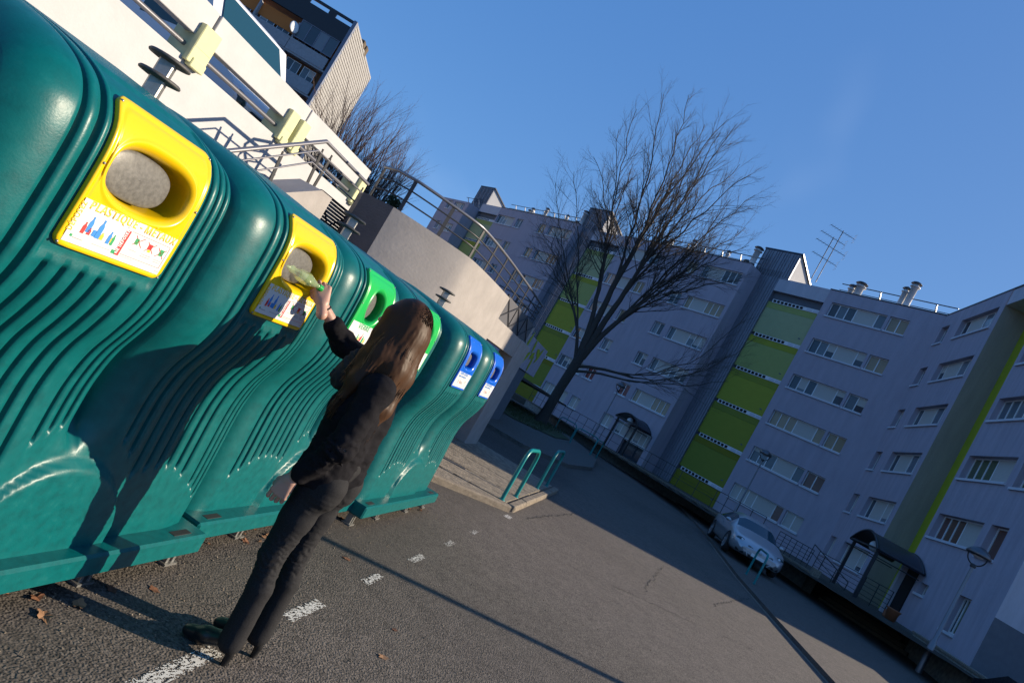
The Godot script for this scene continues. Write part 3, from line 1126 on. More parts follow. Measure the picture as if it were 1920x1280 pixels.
func wing() -> void:
	var a := deg_to_rad(-1.74)
	var x := Vector3(-sin(a), 0, cos(a))
	var z := x.cross(Vector3.UP)
	var root := thing("apartment_wing", "lilac apartment wing on the right with a recessed lime and olive entrance bay", "building", Vector3(11.37, 0, -43.27), Basis(x, Vector3.UP, z))
	var s0 := 1.83
	var h := 2.74
	var holes := []
	for k in 6:
		holes.append([0.2, s0 + h * k, 1.05, 1.15])
		holes.append([2.62, s0 + h * k, 3.85, 1.15])
	var st := S()
	var top := 17.52
	facade(st, 0.0, 7.0, 0.8, top, holes, 0.34)
	var deep := 10.0
	q(st, Vector3(0, 0.8, -deep), Vector3(7, 0.8, -deep), Vector3(7, top, -deep), Vector3(0, top, -deep), Vector3.FORWARD)
	q(st, Vector3(0, top, 0), Vector3(7, top, 0), Vector3(7, top, -deep), Vector3(0, top, -deep), Vector3.UP)
	part("wall", st, M.lilac, root)
	for k in 6:
		window(root, 0.2, s0 + h * k, 1.05, 1.15, [["g", .6], ["g", .6]] if k else [["s", 1.0], ["s", 0.4]], 0.3)
		window(root, 2.62, s0 + h * k, 3.85, 1.15, [["g", .6], ["p", 1.5], ["g", .75], ["g", .75]] if k else [["s", .6], ["s", 1.5], ["g", .75], ["g", .75]], 0.3)
	# recessed bay: olive return, lime back
	st = S()
	q(st, Vector3(7, 0.8, 0), Vector3(7, 0.8, -1.2), Vector3(7, 16.65, -1.2), Vector3(7, 16.65, 0), Vector3.RIGHT)
	part("olive_return", st, M.olive, root)
	st = S()
	holes = []
	for k in 6:
		holes.append([9.4, 2.4 + h * k, 1.1, 0.45])
	facade(st, 7.0, 10.8, 0.8, 16.65, holes, 0.2)
	var lime := part("lime_wall", st, M.lime, root)
	lime.position = Vector3(0, 0, -1.2)
	st = S()
	for k in 6:
		box(st, Vector3(9.95, 2.62 + h * k, -1.38), Vector3(1.1, 0.45, 0.04))
	part("landing_window", st, M.panes[0], root)
	st = S()
	box(st, Vector3(8.9, 17.08, -0.63), Vector3(3.82, 0.86, 1.22))
	part("bay_roof", st, M.lilac_light, root)
	st = S()
	box(st, Vector3(9.3, 17.55, -0.15), Vector3(18.75, 0.07, 0.36))
	part("parapet_cap", st, M.dark_metal, root)
	# second wall
	var x1 := 10.8
	var x2 := 18.05
	holes = []
	for k in 6:
		if k > 0:
			holes.append([11.15, s0 + h * k, 3.65, 1.08])
			holes.append([15.3, s0 + h * k - 0.16, 1.15, 1.24])
	holes.append([15.45, 1.52, 0.95, 1.36])
	holes.append([12.5, 2.25, 0.75, 0.45])
	st = S()
	facade(st, x1, x2, 0.8, top, holes, 0.34)
	q(st, Vector3(x1, 0.8, 0), Vector3(x1, 0.8, -deep), Vector3(x1, top, -deep), Vector3(x1, top, 0), Vector3.LEFT)
	q(st, Vector3(x1, 0.8, -deep), Vector3(x2, 0.8, -deep), Vector3(x2, top, -deep), Vector3(x1, top, -deep), Vector3.FORWARD)
	part("wall", st, M.lilac, root)
	st = S()
	q(st, Vector3(x1, top, 0), Vector3(x2, top, 0), Vector3(x2, top, -deep), Vector3(x1, top, -deep), Vector3.UP)
	part("roof", st, M.plinth, root)
	for k in range(1, 6):
		var cm: String = ["", "curtain_brown", "curtain_green", "g", "g", "g"][k]
		window(root, 11.15, s0 + h * k, 3.65, 1.08, [[cm, .55], [cm, .55], [cm, .55], ["p", 1.5]], 0.3)
		window(root, 15.3, s0 + h * k - 0.16, 1.15, 1.24, [[cm, 1.0]], 0.3)
	window(root, 15.45, 1.52, 0.95, 1.36, [["g", .25], ["curtain_green", .7]], 0.3)
	window(root, 12.5, 2.25, 0.75, 0.45, [["g", 1.0]], 0.3)
	# end wall, turned away: pale above, dark plinth below
	var e := Vector3(sin(deg_to_rad(63.0)), 0, -cos(deg_to_rad(63.0)))
	var le := root.transform.basis.inverse() * e
	var c := Vector3(x2, 0, 0)
	st = S()
	q(st, c + Vector3(0, 2.68, 0), c + le * 12.0 + Vector3(0, 2.68, 0), c + le * 12.0 + Vector3(0, top, 0), c + Vector3(0, top, 0), Vector3.RIGHT)
	part("end_wall", st, M.lilac_light, root)
	st = S()
	q(st, c + Vector3(0, 0.0, 0), c + le * 12.0, c + le * 12.0 + Vector3(0, 2.68, 0), c + Vector3(0, 2.68, 0), Vector3.RIGHT)
	part("plinth", st, M.plinth, root)
	# entrance in the second wall
	st = S()
	box(st, Vector3(11.6, 1.95, 0.03), Vector3(0.95, 2.2, 0.06))
	part("entrance_door", st, M.dark_hole, root)
	st = S()
	box(st, Vector3(11.05, 1.95, 0.12), Vector3(0.22, 2.2, 0.3))
	part("door_jamb", st, M.lilac_light, root)
	entrance_canopy(Transform3D(Basis(x, Vector3.UP, z), Vector3(11.62, 0.86, -32.2)), 3.3, 1.9, 2.15, 0.62, "dark barrel canopy on posts over the recessed entrance of the right wing")
	# what the sun comes past, beyond the right edge of the view
	st = S()
	box(st, Vector3(26.96, 8.8, -28.97), Vector3(16.0, 17.6, 4.92), Basis(Vector3.UP, deg_to_rad(25.0)))
	var nb := thing("neighbour_block", "lilac block continuing past the end of the right wing", "building")
	part("wall", st, M.lilac, nb)


func entrance_canopy(xf: Transform3D, w: float, deep: float, h: float, rise: float, label: String) -> void:
	# local x along the wall, z out of it
	var o := thing("entrance_canopy", label, "canopy", xf.origin, xf.basis)
	var n := 16
	var outer := PackedVector3Array()
	for j in 2:
		for i in n + 1:
			var t := -1.0 + 2.0 * i / n
			outer.append(Vector3(t * w * 0.5, h + rise * (1.0 - t * t), deep * j))
	var st := S()
	grid(st, outer, n + 1, 2, true)
	var under := PackedVector3Array()
	for v in outer:
		under.append(v - Vector3(0, 0.07, 0))
	grid(st, under, n + 1, 2)
	part("vault", st, M.canopy, o)
	for j in [0.02, deep]:
		st = S()
		var rib := []
		for i in n + 1:
			var t := -1.0 + 2.0 * i / n
			rib.append(Vector3(t * w * 0.5, h - 0.02 + rise * (1.0 - t * t), j))
		tube(st, rib, 0.06, 6)
		part("arch_rib", st, M.dark_metal, o)
	for s in [-1.0, 1.0]:
		st = S()
		box(st, Vector3(s * (w * 0.5 - 0.25), h * 0.5 + 0.05, deep - 0.12), Vector3(0.12, h + 0.1, 0.12))
		part("post", st, M.dark_metal, o)
		st = S()
		bar(st, Vector3(s * (w * 0.5 - 0.25), h - 0.3, 0.0), Vector3(s * (w * 0.5 - 0.25), h - 0.3, deep + 0.15), 0.06, 0.04)
		part("cross_tie", st, M.dark_metal, o)
	st = S()
	bar(st, Vector3(-w * 0.5, h, deep), Vector3(w * 0.5, h, deep), 0.07, 0.07)
	part("front_tie", st, M.dark_metal, o)
	var g := S()
	ball(g, xf * Vector3(-0.1, h + 0.1, deep * 0.75), Vector3.ONE * 0.24, 12)
	tag(part("globe_lamp", g, M.globe), "unlit white globe lamp under the " + label.replace("dark barrel ", "").replace(" on posts", ""), "lamp")


func tower() -> void:
	var a := deg_to_rad(70.1)
	var x := Vector3(sin(a), 0, -cos(a))
	var z := Vector3(sin(a + PI / 2), 0, -cos(a + PI / 2))
	var root := thing("tower_block", "tall concrete tower block with orange-backed balconies and a tiled gable", "building", Vector3(-41.02, 0, -53.7), Basis(x, Vector3.UP, z))
	var wall := mottled(Color(0.42, 0.2, 0.1), 0.1, 0.2, 0.9, 0.0, 0.02, 51)
	var orange := mat(Color(0.65, 0.2, 0.04), 0.8)
	var slab := mottled(Color(0.36, 0.36, 0.37), 0.12, 0.3, 0.9, 0.3, 0.02, 52)
	var blue_grey := mat(Color(0.2, 0.22, 0.28), 0.6)
	var top := 21.6
	var W := 15.0
	var L := 13.1
	var st := S()
	box(st, Vector3(-W * 0.5 - 0.25, 11.3, -L * 0.5 - 0.6), Vector3(W - 0.55, 20.6, L - 1.25))
	part("core", st, wall, root)
	# balconies
	for k in 7:
		var y := top - 1.0 - 2.72 * k - 1.72
		for j in 3:
			st = S()
			box(st, Vector3(-0.5 - 3.9 * j - 1.95 - 0.05, y - 0.55, 0.0), Vector3(3.86, 1.15, 0.14), Basis.IDENTITY, 0.02)
			part("balcony_front", st, slab, root)
			st = S()
			box(st, Vector3(-0.5 - 3.9 * (j + 1) + 0.0, y + 0.8, -0.45), Vector3(0.16, 1.6, 0.9), Basis.IDENTITY, 0.05)
			part("dividing_fin", st, slab, root)
			for wx in [[-1.2, 1.3], [-2.9, 1.5]]:
				var o := window(root, -0.5 - 3.9 * j + wx[0] - 0.6, y - 0.4, wx[1] * 0.95, 1.6, [["g", .5], ["g", .5]], 0.1, false)
				o.position.z = -0.6
			if k == 0:
				st = S()
				box(st, Vector3(-2.45 - 3.9 * j, y + 1.05, -0.57), Vector3(3.8, 1.2, 0.04))
				part("orange_panel", st, orange, root)
		st = S()
		box(st, Vector3(-W * 0.5, y - 1.2, -0.4), Vector3(W - 0.6, 0.16, 0.85))
		part("balcony_slab", st, slab, root)
	# glazed loggia at the top right
	st = S()
	for i in 5:
		box(st, Vector3(-0.55 - 0.93 * i, 20.0, 0.0), Vector3(0.06, 1.72, 0.06))
	box(st, Vector3(-2.4, 19.15, 0.0), Vector3(3.78, 0.06, 0.07))
	box(st, Vector3(-2.4, 20.86, 0.0), Vector3(3.78, 0.06, 0.07))
	var lg := part("glazed_loggia", st, blue_grey, root)
	for i in 4:
		st = S()
		box(st, Vector3(-1.01 - 0.93 * i, 20.0, -0.02), Vector3(0.86, 1.64, 0.012))
		part("pane", st, M.panes[(i + 1) % 3], lg)
	# top fascia with openings, end frame
	st = S()
	var holes := []
	for i in 5:
		holes.append([-2.0 - 2.6 * i, 22.55, 1.9, 0.42])
	facade(st, -W, -0.3, 20.9, 23.2, holes, 0.25)
	var back := S()
	facade(back, 0.3, W, 20.9, 23.2, holes.map(func(h): return [-h[0] - h[2], h[1], h[2], h[3]]), 0.0)
	var f := part("fascia", st, M.dark_metal, root)
	f.position.z = 0.05
	var fb := part("fascia", back, M.dark_metal, root)
	fb.transform = Transform3D(Basis(Vector3.UP, PI), Vector3(0, 0, -0.2))
	st = S()
	box(st, Vector3(-0.15, 12.0, -0.1), Vector3(0.32, 22.5, 0.6))
	part("end_frame", st, blue_grey, root)
	# gable wall of small lapped tiles
	st = S()
	box(st, Vector3(-0.2, 12.0, -L * 0.5 - 0.4), Vector3(0.34, 22.5, L - 0.02))
	part("gable_wall", st, slab, root)
	var tile_mat := mottled(Color(0.33, 0.32, 0.31), 0.25, 0.9, 0.9, 0.0, 0.05, 53)
	st = S()
	st.set_smooth_group(-1)
	var th := 0.36
	var tw := 0.5
	var row := 0
	var y0 := 5.0
	while y0 < 23.1:
		var zz := -0.3 + (tw * 0.5 if row % 2 else 0.0)
		while zz > -L - 0.3:
			var a0 := Vector3(-0.02, minf(y0 + th, 23.25), zz)
			var a1 := Vector3(0.05, y0, zz)
			var j := rng.randf_range(-0.008, 0.008)
			var za := maxf(zz - tw + 0.03, -L - 0.36)
			q(st, a0, Vector3(a0.x, a0.y, za), Vector3(a1.x + j, y0, za), a1 + Vector3(j, 0, 0), Vector3.RIGHT)
			q(st, a1 + Vector3(j, 0, 0), Vector3(a1.x + j, y0, za), Vector3(-0.02, y0, za), Vector3(-0.02, y0, zz), Vector3.DOWN)
			zz -= tw
		y0 += th * 0.86
		row += 1
	tag(part("tile_cladding", st, tile_mat, root), "", "", "", "stuff")
	st = S()
	ball(st, Vector3(0, 0, 0), Vector3(0.5, 0.55, 0.12), 12)
	var dish := part("satellite_dish", st, M.white)
	dish.transform = root.transform * Transform3D(Basis(Vector3.UP, 0.9) * Basis(Vector3.RIGHT, -0.25), Vector3(-4.45, 19.7, 0.45))
	tag(dish, "white satellite dish on the top balcony of the tower block", "satellite dish")
	for i in 2:
		st = S()
		box(st, Vector3(-0.4, 23.4, -5.2 - i * 1.6), Vector3(0.9, 0.7 + 0.3 * i, 0.9), Basis.IDENTITY, 0.1)
		part("roof_vent", st, M.wood, root)

# ------------------------------------------------------------------ parking deck, ramp wall, stairs
func parking_deck() -> void:
	var st := S()
	box(st, Vector3(-38.2, 1.95, -21.0), Vector3(64.0, 0.12, 54.0))
	struct("deck_floor", st, M.asphalt_plain, "asphalt floor of the raised parking deck")
	var o := thing("parking_deck", "white rendered parapets of the raised parking deck above the bins", "parking deck")
	st = S()
	box(st, Vector3(-6.1, 1.43, -3.5), Vector3(0.2, 2.87, 13.1))
	part("lower_wall", st, M.white_wall, o)
	st = S()
	box(st, Vector3(-9.0, 1.0, -10.15), Vector3(5.6, 2.0, 0.2))
	part("return_wall", st, M.white_wall, o)
	for z in [[3.0, -1.95], [-2.0, -5.895], [-5.935, -7.955], [-7.985, -10.05]]:
		st = S()
		box(st, Vector3(-6.08, 3.295, (z[0] + z[1]) * 0.5), Vector3(0.16, 0.35, z[0] - z[1]), Basis.IDENTITY, 0.006)
		part("parapet_panel", st, M.white_wall, o)
	st = S()
	box(st, Vector3(-6.1, 3.29, -5.915), Vector3(0.12, 0.34, 0.06))
	box(st, Vector3(-6.1, 3.29, -7.97), Vector3(0.12, 0.34, 0.06))
	part("joint_strip", st, M.grey_metal, o)
	for z in [[-5.88, 0.27, 1], [-7.66, 0.2, 1], [-7.95, 0.2, 1], [-9.93, 0.2, 1], [-1.9, 0.27, 1], [-4.0, 0.22, 0]]:
		if z[2] == 0:
			continue
		st = S()
		box(st, Vector3(-6.1, 3.02, z[0]), Vector3(0.34, 0.36, z[1]), Basis.IDENTITY, 0.008)
		box(st, Vector3(-5.965, 3.14, z[0]), Vector3(0.075, 0.26, z[1] - 0.004), Basis.IDENTITY, 0.008)
		box(st, Vector3(-5.955, 2.86, z[0] - 0.03), Vector3(0.085, 0.1, z[1] - 0.06), Basis.IDENTITY, 0.008)
		part("bracket", st, M.cream, o)
	st = S()
	tube(st, [Vector3(-6.06, 2.985, 3), Vector3(-6.06, 2.985, -9.9)], 0.027, 10)
	part("guard_tube", st, M.grey_metal, o)
	stairs()


func stairs() -> void:
	var o := thing("concrete_stairs", "concrete stair flight with a grey steel handrail against the white parking deck", "stairs")
	var sl := 0.79 / 1.3
	for k in 11:
		var st := S()
		var y := 1.98 - 0.18 * k
		var z := -7.1 + 0.296 * k
		box(st, Vector3(-5.4, y * 0.5, z + 0.148), Vector3(0.95, y, 0.3))
		part("step", st, M.ramp_wall, o)
	var st := S()
	box(st, Vector3(-5.4, 1.0, -7.9), Vector3(0.95, 2.02, 1.6))
	part("landing", st, M.ramp_wall, o)
	st = S()
	var side := PackedVector2Array([Vector2(7.47, 0.0), Vector2(7.47, 2.474), Vector2(7.2, 2.474), Vector2(3.6, 0.72), Vector2(3.6, 0.0)])
	extrude(st, side, 0.34, Transform3D(Basis(Vector3(0, 0, -1), Vector3(0, 1, 0), Vector3(1, 0, 0)), Vector3(-5.08, 0, 0)))
	part("side_wall", st, M.ramp_wall, o)
	# handrail
	var top := [Vector3(-5, 0.86, -3.6), Vector3(-5, 3.017, -7.159), Vector3(-5, 3.0, -8.46)]
	st = S()
	tube(st, top, 0.024, 10)
	part("handrail", st, M.grey_metal, o)
	for d in [0.15, 0.31]:
		st = S()
		tube(st, top.map(func(v): return v - Vector3(0, d, d * 0.3 if v.z > -7.0 else -0.04 if v.z > -8.0 else 0.0)), 0.011, 8)
		part("mid_rail", st, M.grey_metal, o)
	for p in [[Vector3(-5, 2.11, -6.68), 0.16], [Vector3(-5, 2.45, -7.27), 0.13], [Vector3(-5, 2.47, -7.4), 0.0], [Vector3(-5, 1.7, -5.9), 0.16], [Vector3(-5, 1.25, -5.1), 0.16], [Vector3(-5, 2.45, -8.4), 0.0]]:
		st = S()
		var a: Vector3 = p[0]
		var b: Vector3 = a + Vector3(0, 0.48, p[1] * 0.7)
		bar(st, a - Vector3(0, 0.1, 0), b - (b - a) * 0.12, 0.05, 0.012, Vector3.RIGHT)
		bar(st, b - (b - a) * 0.13, b - (b - a) * 0.02, 0.025, 0.012, Vector3.RIGHT)
		part("post", st, M.dark_metal, o)
	# louvred guard with cross bracing
	var g := thing("louvred_guard", "grey louvred screen with dark cross bracing beside the stair landing", "guard screen")
	for k in 15:
		st = S()
		box(st, Vector3(-4.98, 1.88 + k * 0.042, -8.0), Vector3(0.02, 0.03, 0.9), Basis(Vector3.BACK, 0.5))
		part("slat", st, M.grey_metal, g)
	st = S()
	for z in [-7.54, -8.46]:
		box(st, Vector3(-4.97, 2.17, z), Vector3(0.03, 0.7, 0.03))
	box(st, Vector3(-4.97, 1.84, -8.0), Vector3(0.03, 0.03, 0.9))
	box(st, Vector3(-4.97, 2.51, -8.0), Vector3(0.03, 0.03, 0.9))
	part("frame", st, M.dark_metal, g)
	for s in [0, 1]:
		st = S()
		tube(st, [Vector3(-4.945, 2.5 if s else 1.86, -7.55), Vector3(-4.945 + 0.012 * s, 1.86 if s else 2.5, -8.45)], 0.011, 6)
		part("brace", st, M.dark_metal, g)


func arc_line(n: int) -> Array:
	var c := Curve3D.new()
	c.add_point(Vector3(-4.19, 0, -7.9), Vector3.ZERO, Vector3(0.28, 0, -0.18))
	c.add_point(Vector3(-3.285, 0, -8.8), Vector3(-0.16, 0, 0.26), Vector3(0.1, 0, -0.3))
	c.add_point(Vector3(-3.12, 0, -10.96), Vector3(-0.01, 0, 0.75))
	var out := []
	for i in n + 1:
		out.append(c.sample_baked(c.get_baked_length() * i / n))
	return out


func ramp_wall() -> void:
	var o := thing("curved_ramp_wall", "curved pale concrete ramp wall with a dark end face behind the bins", "wall")
	var line := arc_line(28)
	var st := S()
	var p := PackedVector3Array()
	for y in [0.0, 2.04, 2.8]:
		for v in line:
			p.append(v + Vector3(0, y, 0))
	grid(st, p, line.size(), 3)
	var t := PackedVector3Array()
	for k in 2:
		for i in line.size():
			var d: Vector3 = (line[mini(i + 1, line.size() - 1)] - line[maxi(i - 1, 0)]).normalized()
			var nrm := d.cross(Vector3.UP)
			t.append(line[i] + Vector3(0, 2.8, 0) - nrm * 0.22 * k)
	grid(st, t, line.size(), 2)
	var b := PackedVector3Array()
	for y in [0.0, 2.8]:
		for i in line.size():
			b.append(Vector3(t[line.size() + i].x, y, t[line.size() + i].z))
	grid(st, b, line.size(), 2, true)
	part("curved_wall", st, M.ramp_wall, o)
	st = S()
	flat_prism(st, [[-4.192, -7.9], [-4.69, -7.95], [-4.95, -8.3], [-4.95, -8.55], [-4.6, -8.3], [-4.25, -8.12]], 0.0, 2.8)
	part("dark_end", st, M.dark_wall, o)
	# straight end: lintel over the passage, pillar
	st = S()
	box(st, Vector3(-3.22, 2.22, -12.6), Vector3(0.2, 0.38, 3.3))
	part("lintel", st, M.ramp_wall, o)
	st = S()
	box(st, Vector3(-3.26, 1.21, -13.72), Vector3(0.32, 2.42, 1.0), Basis.IDENTITY, 0.012)
	part("pillar", st, M.ramp_wall, o)
	st = S()
	box(st, Vector3(-3.3, 2.0, -14.2), Vector3(0.14, 1.7, 0.03))
	part("pillar_edge", st, M.ramp_wall, o)
	st = S()
	box(st, Vector3(-4.6, 2.32, -12.2), Vector3(2.6, 0.12, 4.3))
	part("soffit", st, M.plinth, o)
	st = S()
	box(st, Vector3(-5.8, 1.15, -12.0), Vector3(0.1, 2.3, 5.0))
	part("inner_wall", st, M.plinth, o)
	# railing that follows the wall
	var r := thing("ramp_railing", "grey steel railing with three bars following the curved ramp wall", "railing")
	var inset := []
	for i in line.size():
		inset.append(Vector3(t[line.size() + i].x * 0.5 + line[i].x * 0.5, 0, t[line.size() + i].z * 0.5 + line[i].z * 0.5))
	var path := [Vector3(-4.75, 0, -8.2), Vector3(-4.45, 0, -8.0)] + inset.slice(1) + [Vector3(-3.2, 0, -12.5), Vector3(-3.2, 0, -13.7), Vector3(-3.3, 0, -14.0), Vector3(-4.3, 0, -13.9)]
	for d in [[3.27, 0.022, "handrail"], [3.115, 0.011, "mid_rail"], [2.965, 0.011, "mid_rail"]]:
		st = S()
		tube(st, path.map(func(v): return v + Vector3(0, d[0], 0)), d[1], 10)
		part(d[2], st, M.grey_metal if d[2] == "handrail" else M.dark_metal, r)
	var acc := 0.0
	var next := 0.02
	for i in path.size() - 1:
		var a: Vector3 = path[i]
		var c: Vector3 = path[i + 1]
		var len := (c - a).length()
		while next < acc + len:
			var v := a.lerp(c, (next - acc) / len)
			st = S()
			var z := (c - a).normalized()
			box(st, v + Vector3(0, 2.98, 0), Vector3(0.012, 0.56, 0.05), Basis(z.cross(Vector3.UP) * -1.0, Vector3.UP, z))
			part("post", st, M.dark_metal, r)
			next += 0.62
		acc += len
	var g := thing("mesh_guard", "dark perforated guard panels with cross braces at the far end of the ramp wall", "guard screen")
	for k in 3:
		var z0 := -10.99 - 0.93 * k
		st = S()
		box(st, Vector3(-3.17, 2.63, z0 - 0.46), Vector3(0.012, 0.42, 0.88))
		part("panel", st, M.grey_metal, g)
		for s in [0, 1]:
			st = S()
			tube(st, [Vector3(-3.15, 2.44 if s else 2.82, z0 - 0.02), Vector3(-3.15 + 0.008 * s, 2.82 if s else 2.44, z0 - 0.9)], 0.009, 6)
			part("brace", st, M.dark_metal, g)
		st = S()
		box(st, Vector3(-3.17, 2.63, z0), Vector3(0.03, 0.46, 0.03))
		part("post", st, M.dark_metal, g)
	# small utility building beyond the pillar
	var u := thing("utility_building", "low grey utility building beyond the pillar, with a lilac fascia and lime leaf motif", "building")
	st = S()
	box(st, Vector3(-7.2, 1.05, -22.0), Vector3(4.6, 2.1, 3.6))
	part("wall", st, M.plinth, u)
	st = S()
	box(st, Vector3(-7.0, 2.68, -22.6), Vector3(4.3, 1.1, 5.2))
	part("fascia", st, M.lilac, u)
	st = S()
	box(st, Vector3(-4.89, 1.0, -21.6), Vector3(0.04, 1.9, 0.9))
	part("door", st, M.dark_wall, u)
	st = S()
	for k in 9:
		var c := Vector3(-4.845, 2.72 + 0.3 * sin(k * 1.9), -21.2 - k * 0.36)
		var pts := PackedVector2Array()
		for i in 10:
			var an := TAU * i / 10
			pts.append(Vector2(cos(an) * 0.3 * (1.0 + 0.35 * sin(k + an * 2.0)), sin(an) * 0.13))
		extrude(st, pts, 0.004, Transform3D(Basis(Vector3(0, sin(k * 1.3), -cos(k * 1.3)), Vector3(0, cos(k * 1.3), sin(k * 1.3)), Vector3(1, 0, 0)), c + Vector3(0.001 * k, 0, 0)))
	part("leaf_motif", st, M.lime, u)


# ------------------------------------------------------------------ bare trees
func grow(st: SurfaceTool, p: Vector3, dir: Vector3, len: float, r: float, level: int, o: Dictionary) -> void:
	var n: int = [7, 5, 4, 3, 2][mini(level, 4)]
	var pts := [p]
	var rad := [r]
	var d := dir.normalized()
	var step := len / n
	for i in n:
		d = (d + Vector3(rng.randf_range(-1, 1), rng.randf_range(-1, 1), rng.randf_range(-1, 1)) * o.wobble + Vector3(0, o.up, 0)).normalized()
		pts.append(pts[i] + d * step)
		rad.append(r * lerpf(1.0, o.taper, float(i + 1) / n))
	tube(st, pts, rad, [8, 6, 4, 3, 3][mini(level, 4)], false)
	if level >= o.levels:
		return
	var kids: int = o.kids[level]
	for k in kids:
		var t := lerpf(0.22, 1.0, (k + rng.randf()) / kids)
		var f := t * n
		var i := mini(int(f), n - 1)
		var a: Vector3 = pts[i].lerp(pts[i + 1], f - i)
		var dd: Vector3 = (pts[i + 1] - pts[i]).normalized()
		var side := dd.cross(Vector3(rng.randf_range(-1, 1), rng.randf_range(-1, 1), rng.randf_range(-1, 1))).normalized()
		var an := rng.randf_range(o.spread * 0.6, o.spread * 1.3)
		grow(st, a, dd * cos(an) + side * sin(an), len * o.ratio * rng.randf_range(0.6, 1.2) * (1.15 - 0.5 * t), lerpf(rad[i], rad[i + 1], f - i) * o.thin, level + 1, o)


func trees() -> void:
	var base := Vector3(-5.42, 0.4, -36.0)
	var o := thing("bare_tree", "tall bare spreading tree on the verge in front of the lilac blocks", "tree", base)
	var st := S()
	tube(st, [Vector3(0.0, -0.15, 0), Vector3(0.0, 0.15, 0), Vector3(0.02, 0.7, 0), Vector3(0.05, 2.2, 0), Vector3(0.14, 3.6, 0.05), Vector3(0.2, 4.6, 0.05)], [0.52, 0.36, 0.29, 0.26, 0.27, 0.24], 14)
	part("trunk", st, M.bark, o)
	# main limbs: where each one ends, as (across, up, deep) from the base; gathered on a few stems
	var stems := [
		[[-1.6, 19.4, 0.6], [-0.3, 19.2, -1.5], [-2.6, 18.4, 1.6], [0.9, 18.9, 0.8], [-1.2, 17.2, -2.6]],
		[[1.6, 18.4, 1.6], [2.6, 17.6, -1.0], [3.4, 16.6, 1.0], [1.2, 17.0, 3.0], [0.6, 15.6, 3.6]],
		[[4.4, 14.8, -1.6], [4.1, 16.0, 0.4], [5.0, 13.0, 1.4], [5.6, 11.8, -0.8], [3.2, 14.2, 2.8]],
		[[-3.6, 17.2, 1.2], [-4.9, 14.6, -0.8], [-3.0, 15.8, -2.4], [-4.2, 16.2, 0.2]],
		[[-5.6, 11.8, 1.0], [-5.7, 9.6, -0.4], [-4.8, 8.0, 0.8], [-5.2, 13.0, 0.4]],
		[[7.6, 9.2, 0.5], [6.6, 10.4, -0.6], [6.9, 8.2, -2.0]],
		[[6.4, 7.2, 1.6], [7.4, 6.6, 0.2]]]
	var crown := S()
	var opt := {"wobble": 0.09, "up": 0.03, "taper": 0.35, "levels": 3, "kids": [0, 8, 7, 0], "spread": 0.55, "ratio": 0.42, "thin": 0.6}
	for si in stems.size():
		var ends: Array = stems[si]
		var mean := Vector3.ZERO
		for e in ends:
			mean += Vector3(e[0], e[1], e[2]) / ends.size()
		var low: bool = mean.y < 10.5 and mean.x > 0.0
		var start := Vector3(0.17 + clampf(mean.x, -1, 1) * 0.12, [4.5, 4.4, 4.1, 4.2, 3.7, 3.6, 3.3][si], 0.05)
		var fork := start.lerp(mean, 0.36 if not low else 0.3)
		fork.x -= (mean.x - start.x) * (0.1 if not low else -0.12)
		if low:
			fork.y = start.y + 0.9
		var sr: float = [0.2, 0.19, 0.17, 0.16, 0.11, 0.095, 0.075][si]
		var spine := []
		var srad := []
		for i in 8:
			var t := i / 7.0
			var ctrl := start + Vector3((fork.x - start.x) * 0.3, (fork.y - start.y) * 0.55, (fork.z - start.z) * 0.3)
			spine.append(start.lerp(ctrl, t).lerp(ctrl.lerp(fork, t), t) + Vector3(rng.randf_range(-1, 1), 0, rng.randf_range(-1, 1)) * 0.07 * t)
			srad.append(lerpf(sr, sr * 0.6, t))
		tube(crown, spine, srad, 10, false)
		for ei in ends.size():
			var e: Array = ends[ei]
			var tip := Vector3(e[0], e[1], e[2])
			var at := 7 - ei % 4
			var from: Vector3 = spine[at]
			var dir0: Vector3 = (spine[at] - spine[maxi(at - 1, 0)]).normalized()
			var reach := (tip - from).length()
			var mid := from + dir0 * reach * 0.4 + (tip - from) * 0.12
			var pts := []
			var rad := []
			var n := 12
			for i in n + 1:
				var t := float(i) / n
				pts.append(from.lerp(mid, t).lerp(mid.lerp(tip, t), t) + Vector3(rng.randf_range(-1, 1), rng.randf_range(-1, 1), rng.randf_range(-1, 1)) * 0.1 * minf(t * 3.0, 1.0))
				rad.append(lerpf(srad[at] * 0.62, 0.012, pow(t, 0.75)))
			tube(crown, pts, rad, 7, false)
			var kids := 24 if not low else 11
			for k in kids:
				var t := lerpf(0.12, 0.99, (k + rng.randf() * 0.8) / kids)
				var i := mini(int(t * n), n - 1)
				var a: Vector3 = pts[i].lerp(pts[i + 1], t * n - i)
				var dd: Vector3 = (pts[i + 1] - pts[i]).normalized()
				var side := dd.cross(Vector3(rng.randf_range(-1, 1), rng.randf_range(-1, 1), rng.randf_range(-1, 1))).normalized()
				var an := rng.randf_range(0.3, 0.8)
				grow(crown, a, dd * cos(an) + side * sin(an), rng.randf_range(1.2, 3.2) * (1.15 - 0.55 * t), minf(rad[i] * 0.45, 0.028), 1, opt)
	part("crown", crown, M.twig, o)
	# brushy bare trees behind the deck
	var spots := [[Vector3(-17.3, 2.0, -26.4), 6.4, 1.5, "bare reddish tree behind the white parapet, in front of the tower gable"], [Vector3(-15.6, 2.0, -26.9), 5.5, 1.3, "bare reddish tree behind the white parapet, against the sky"]]
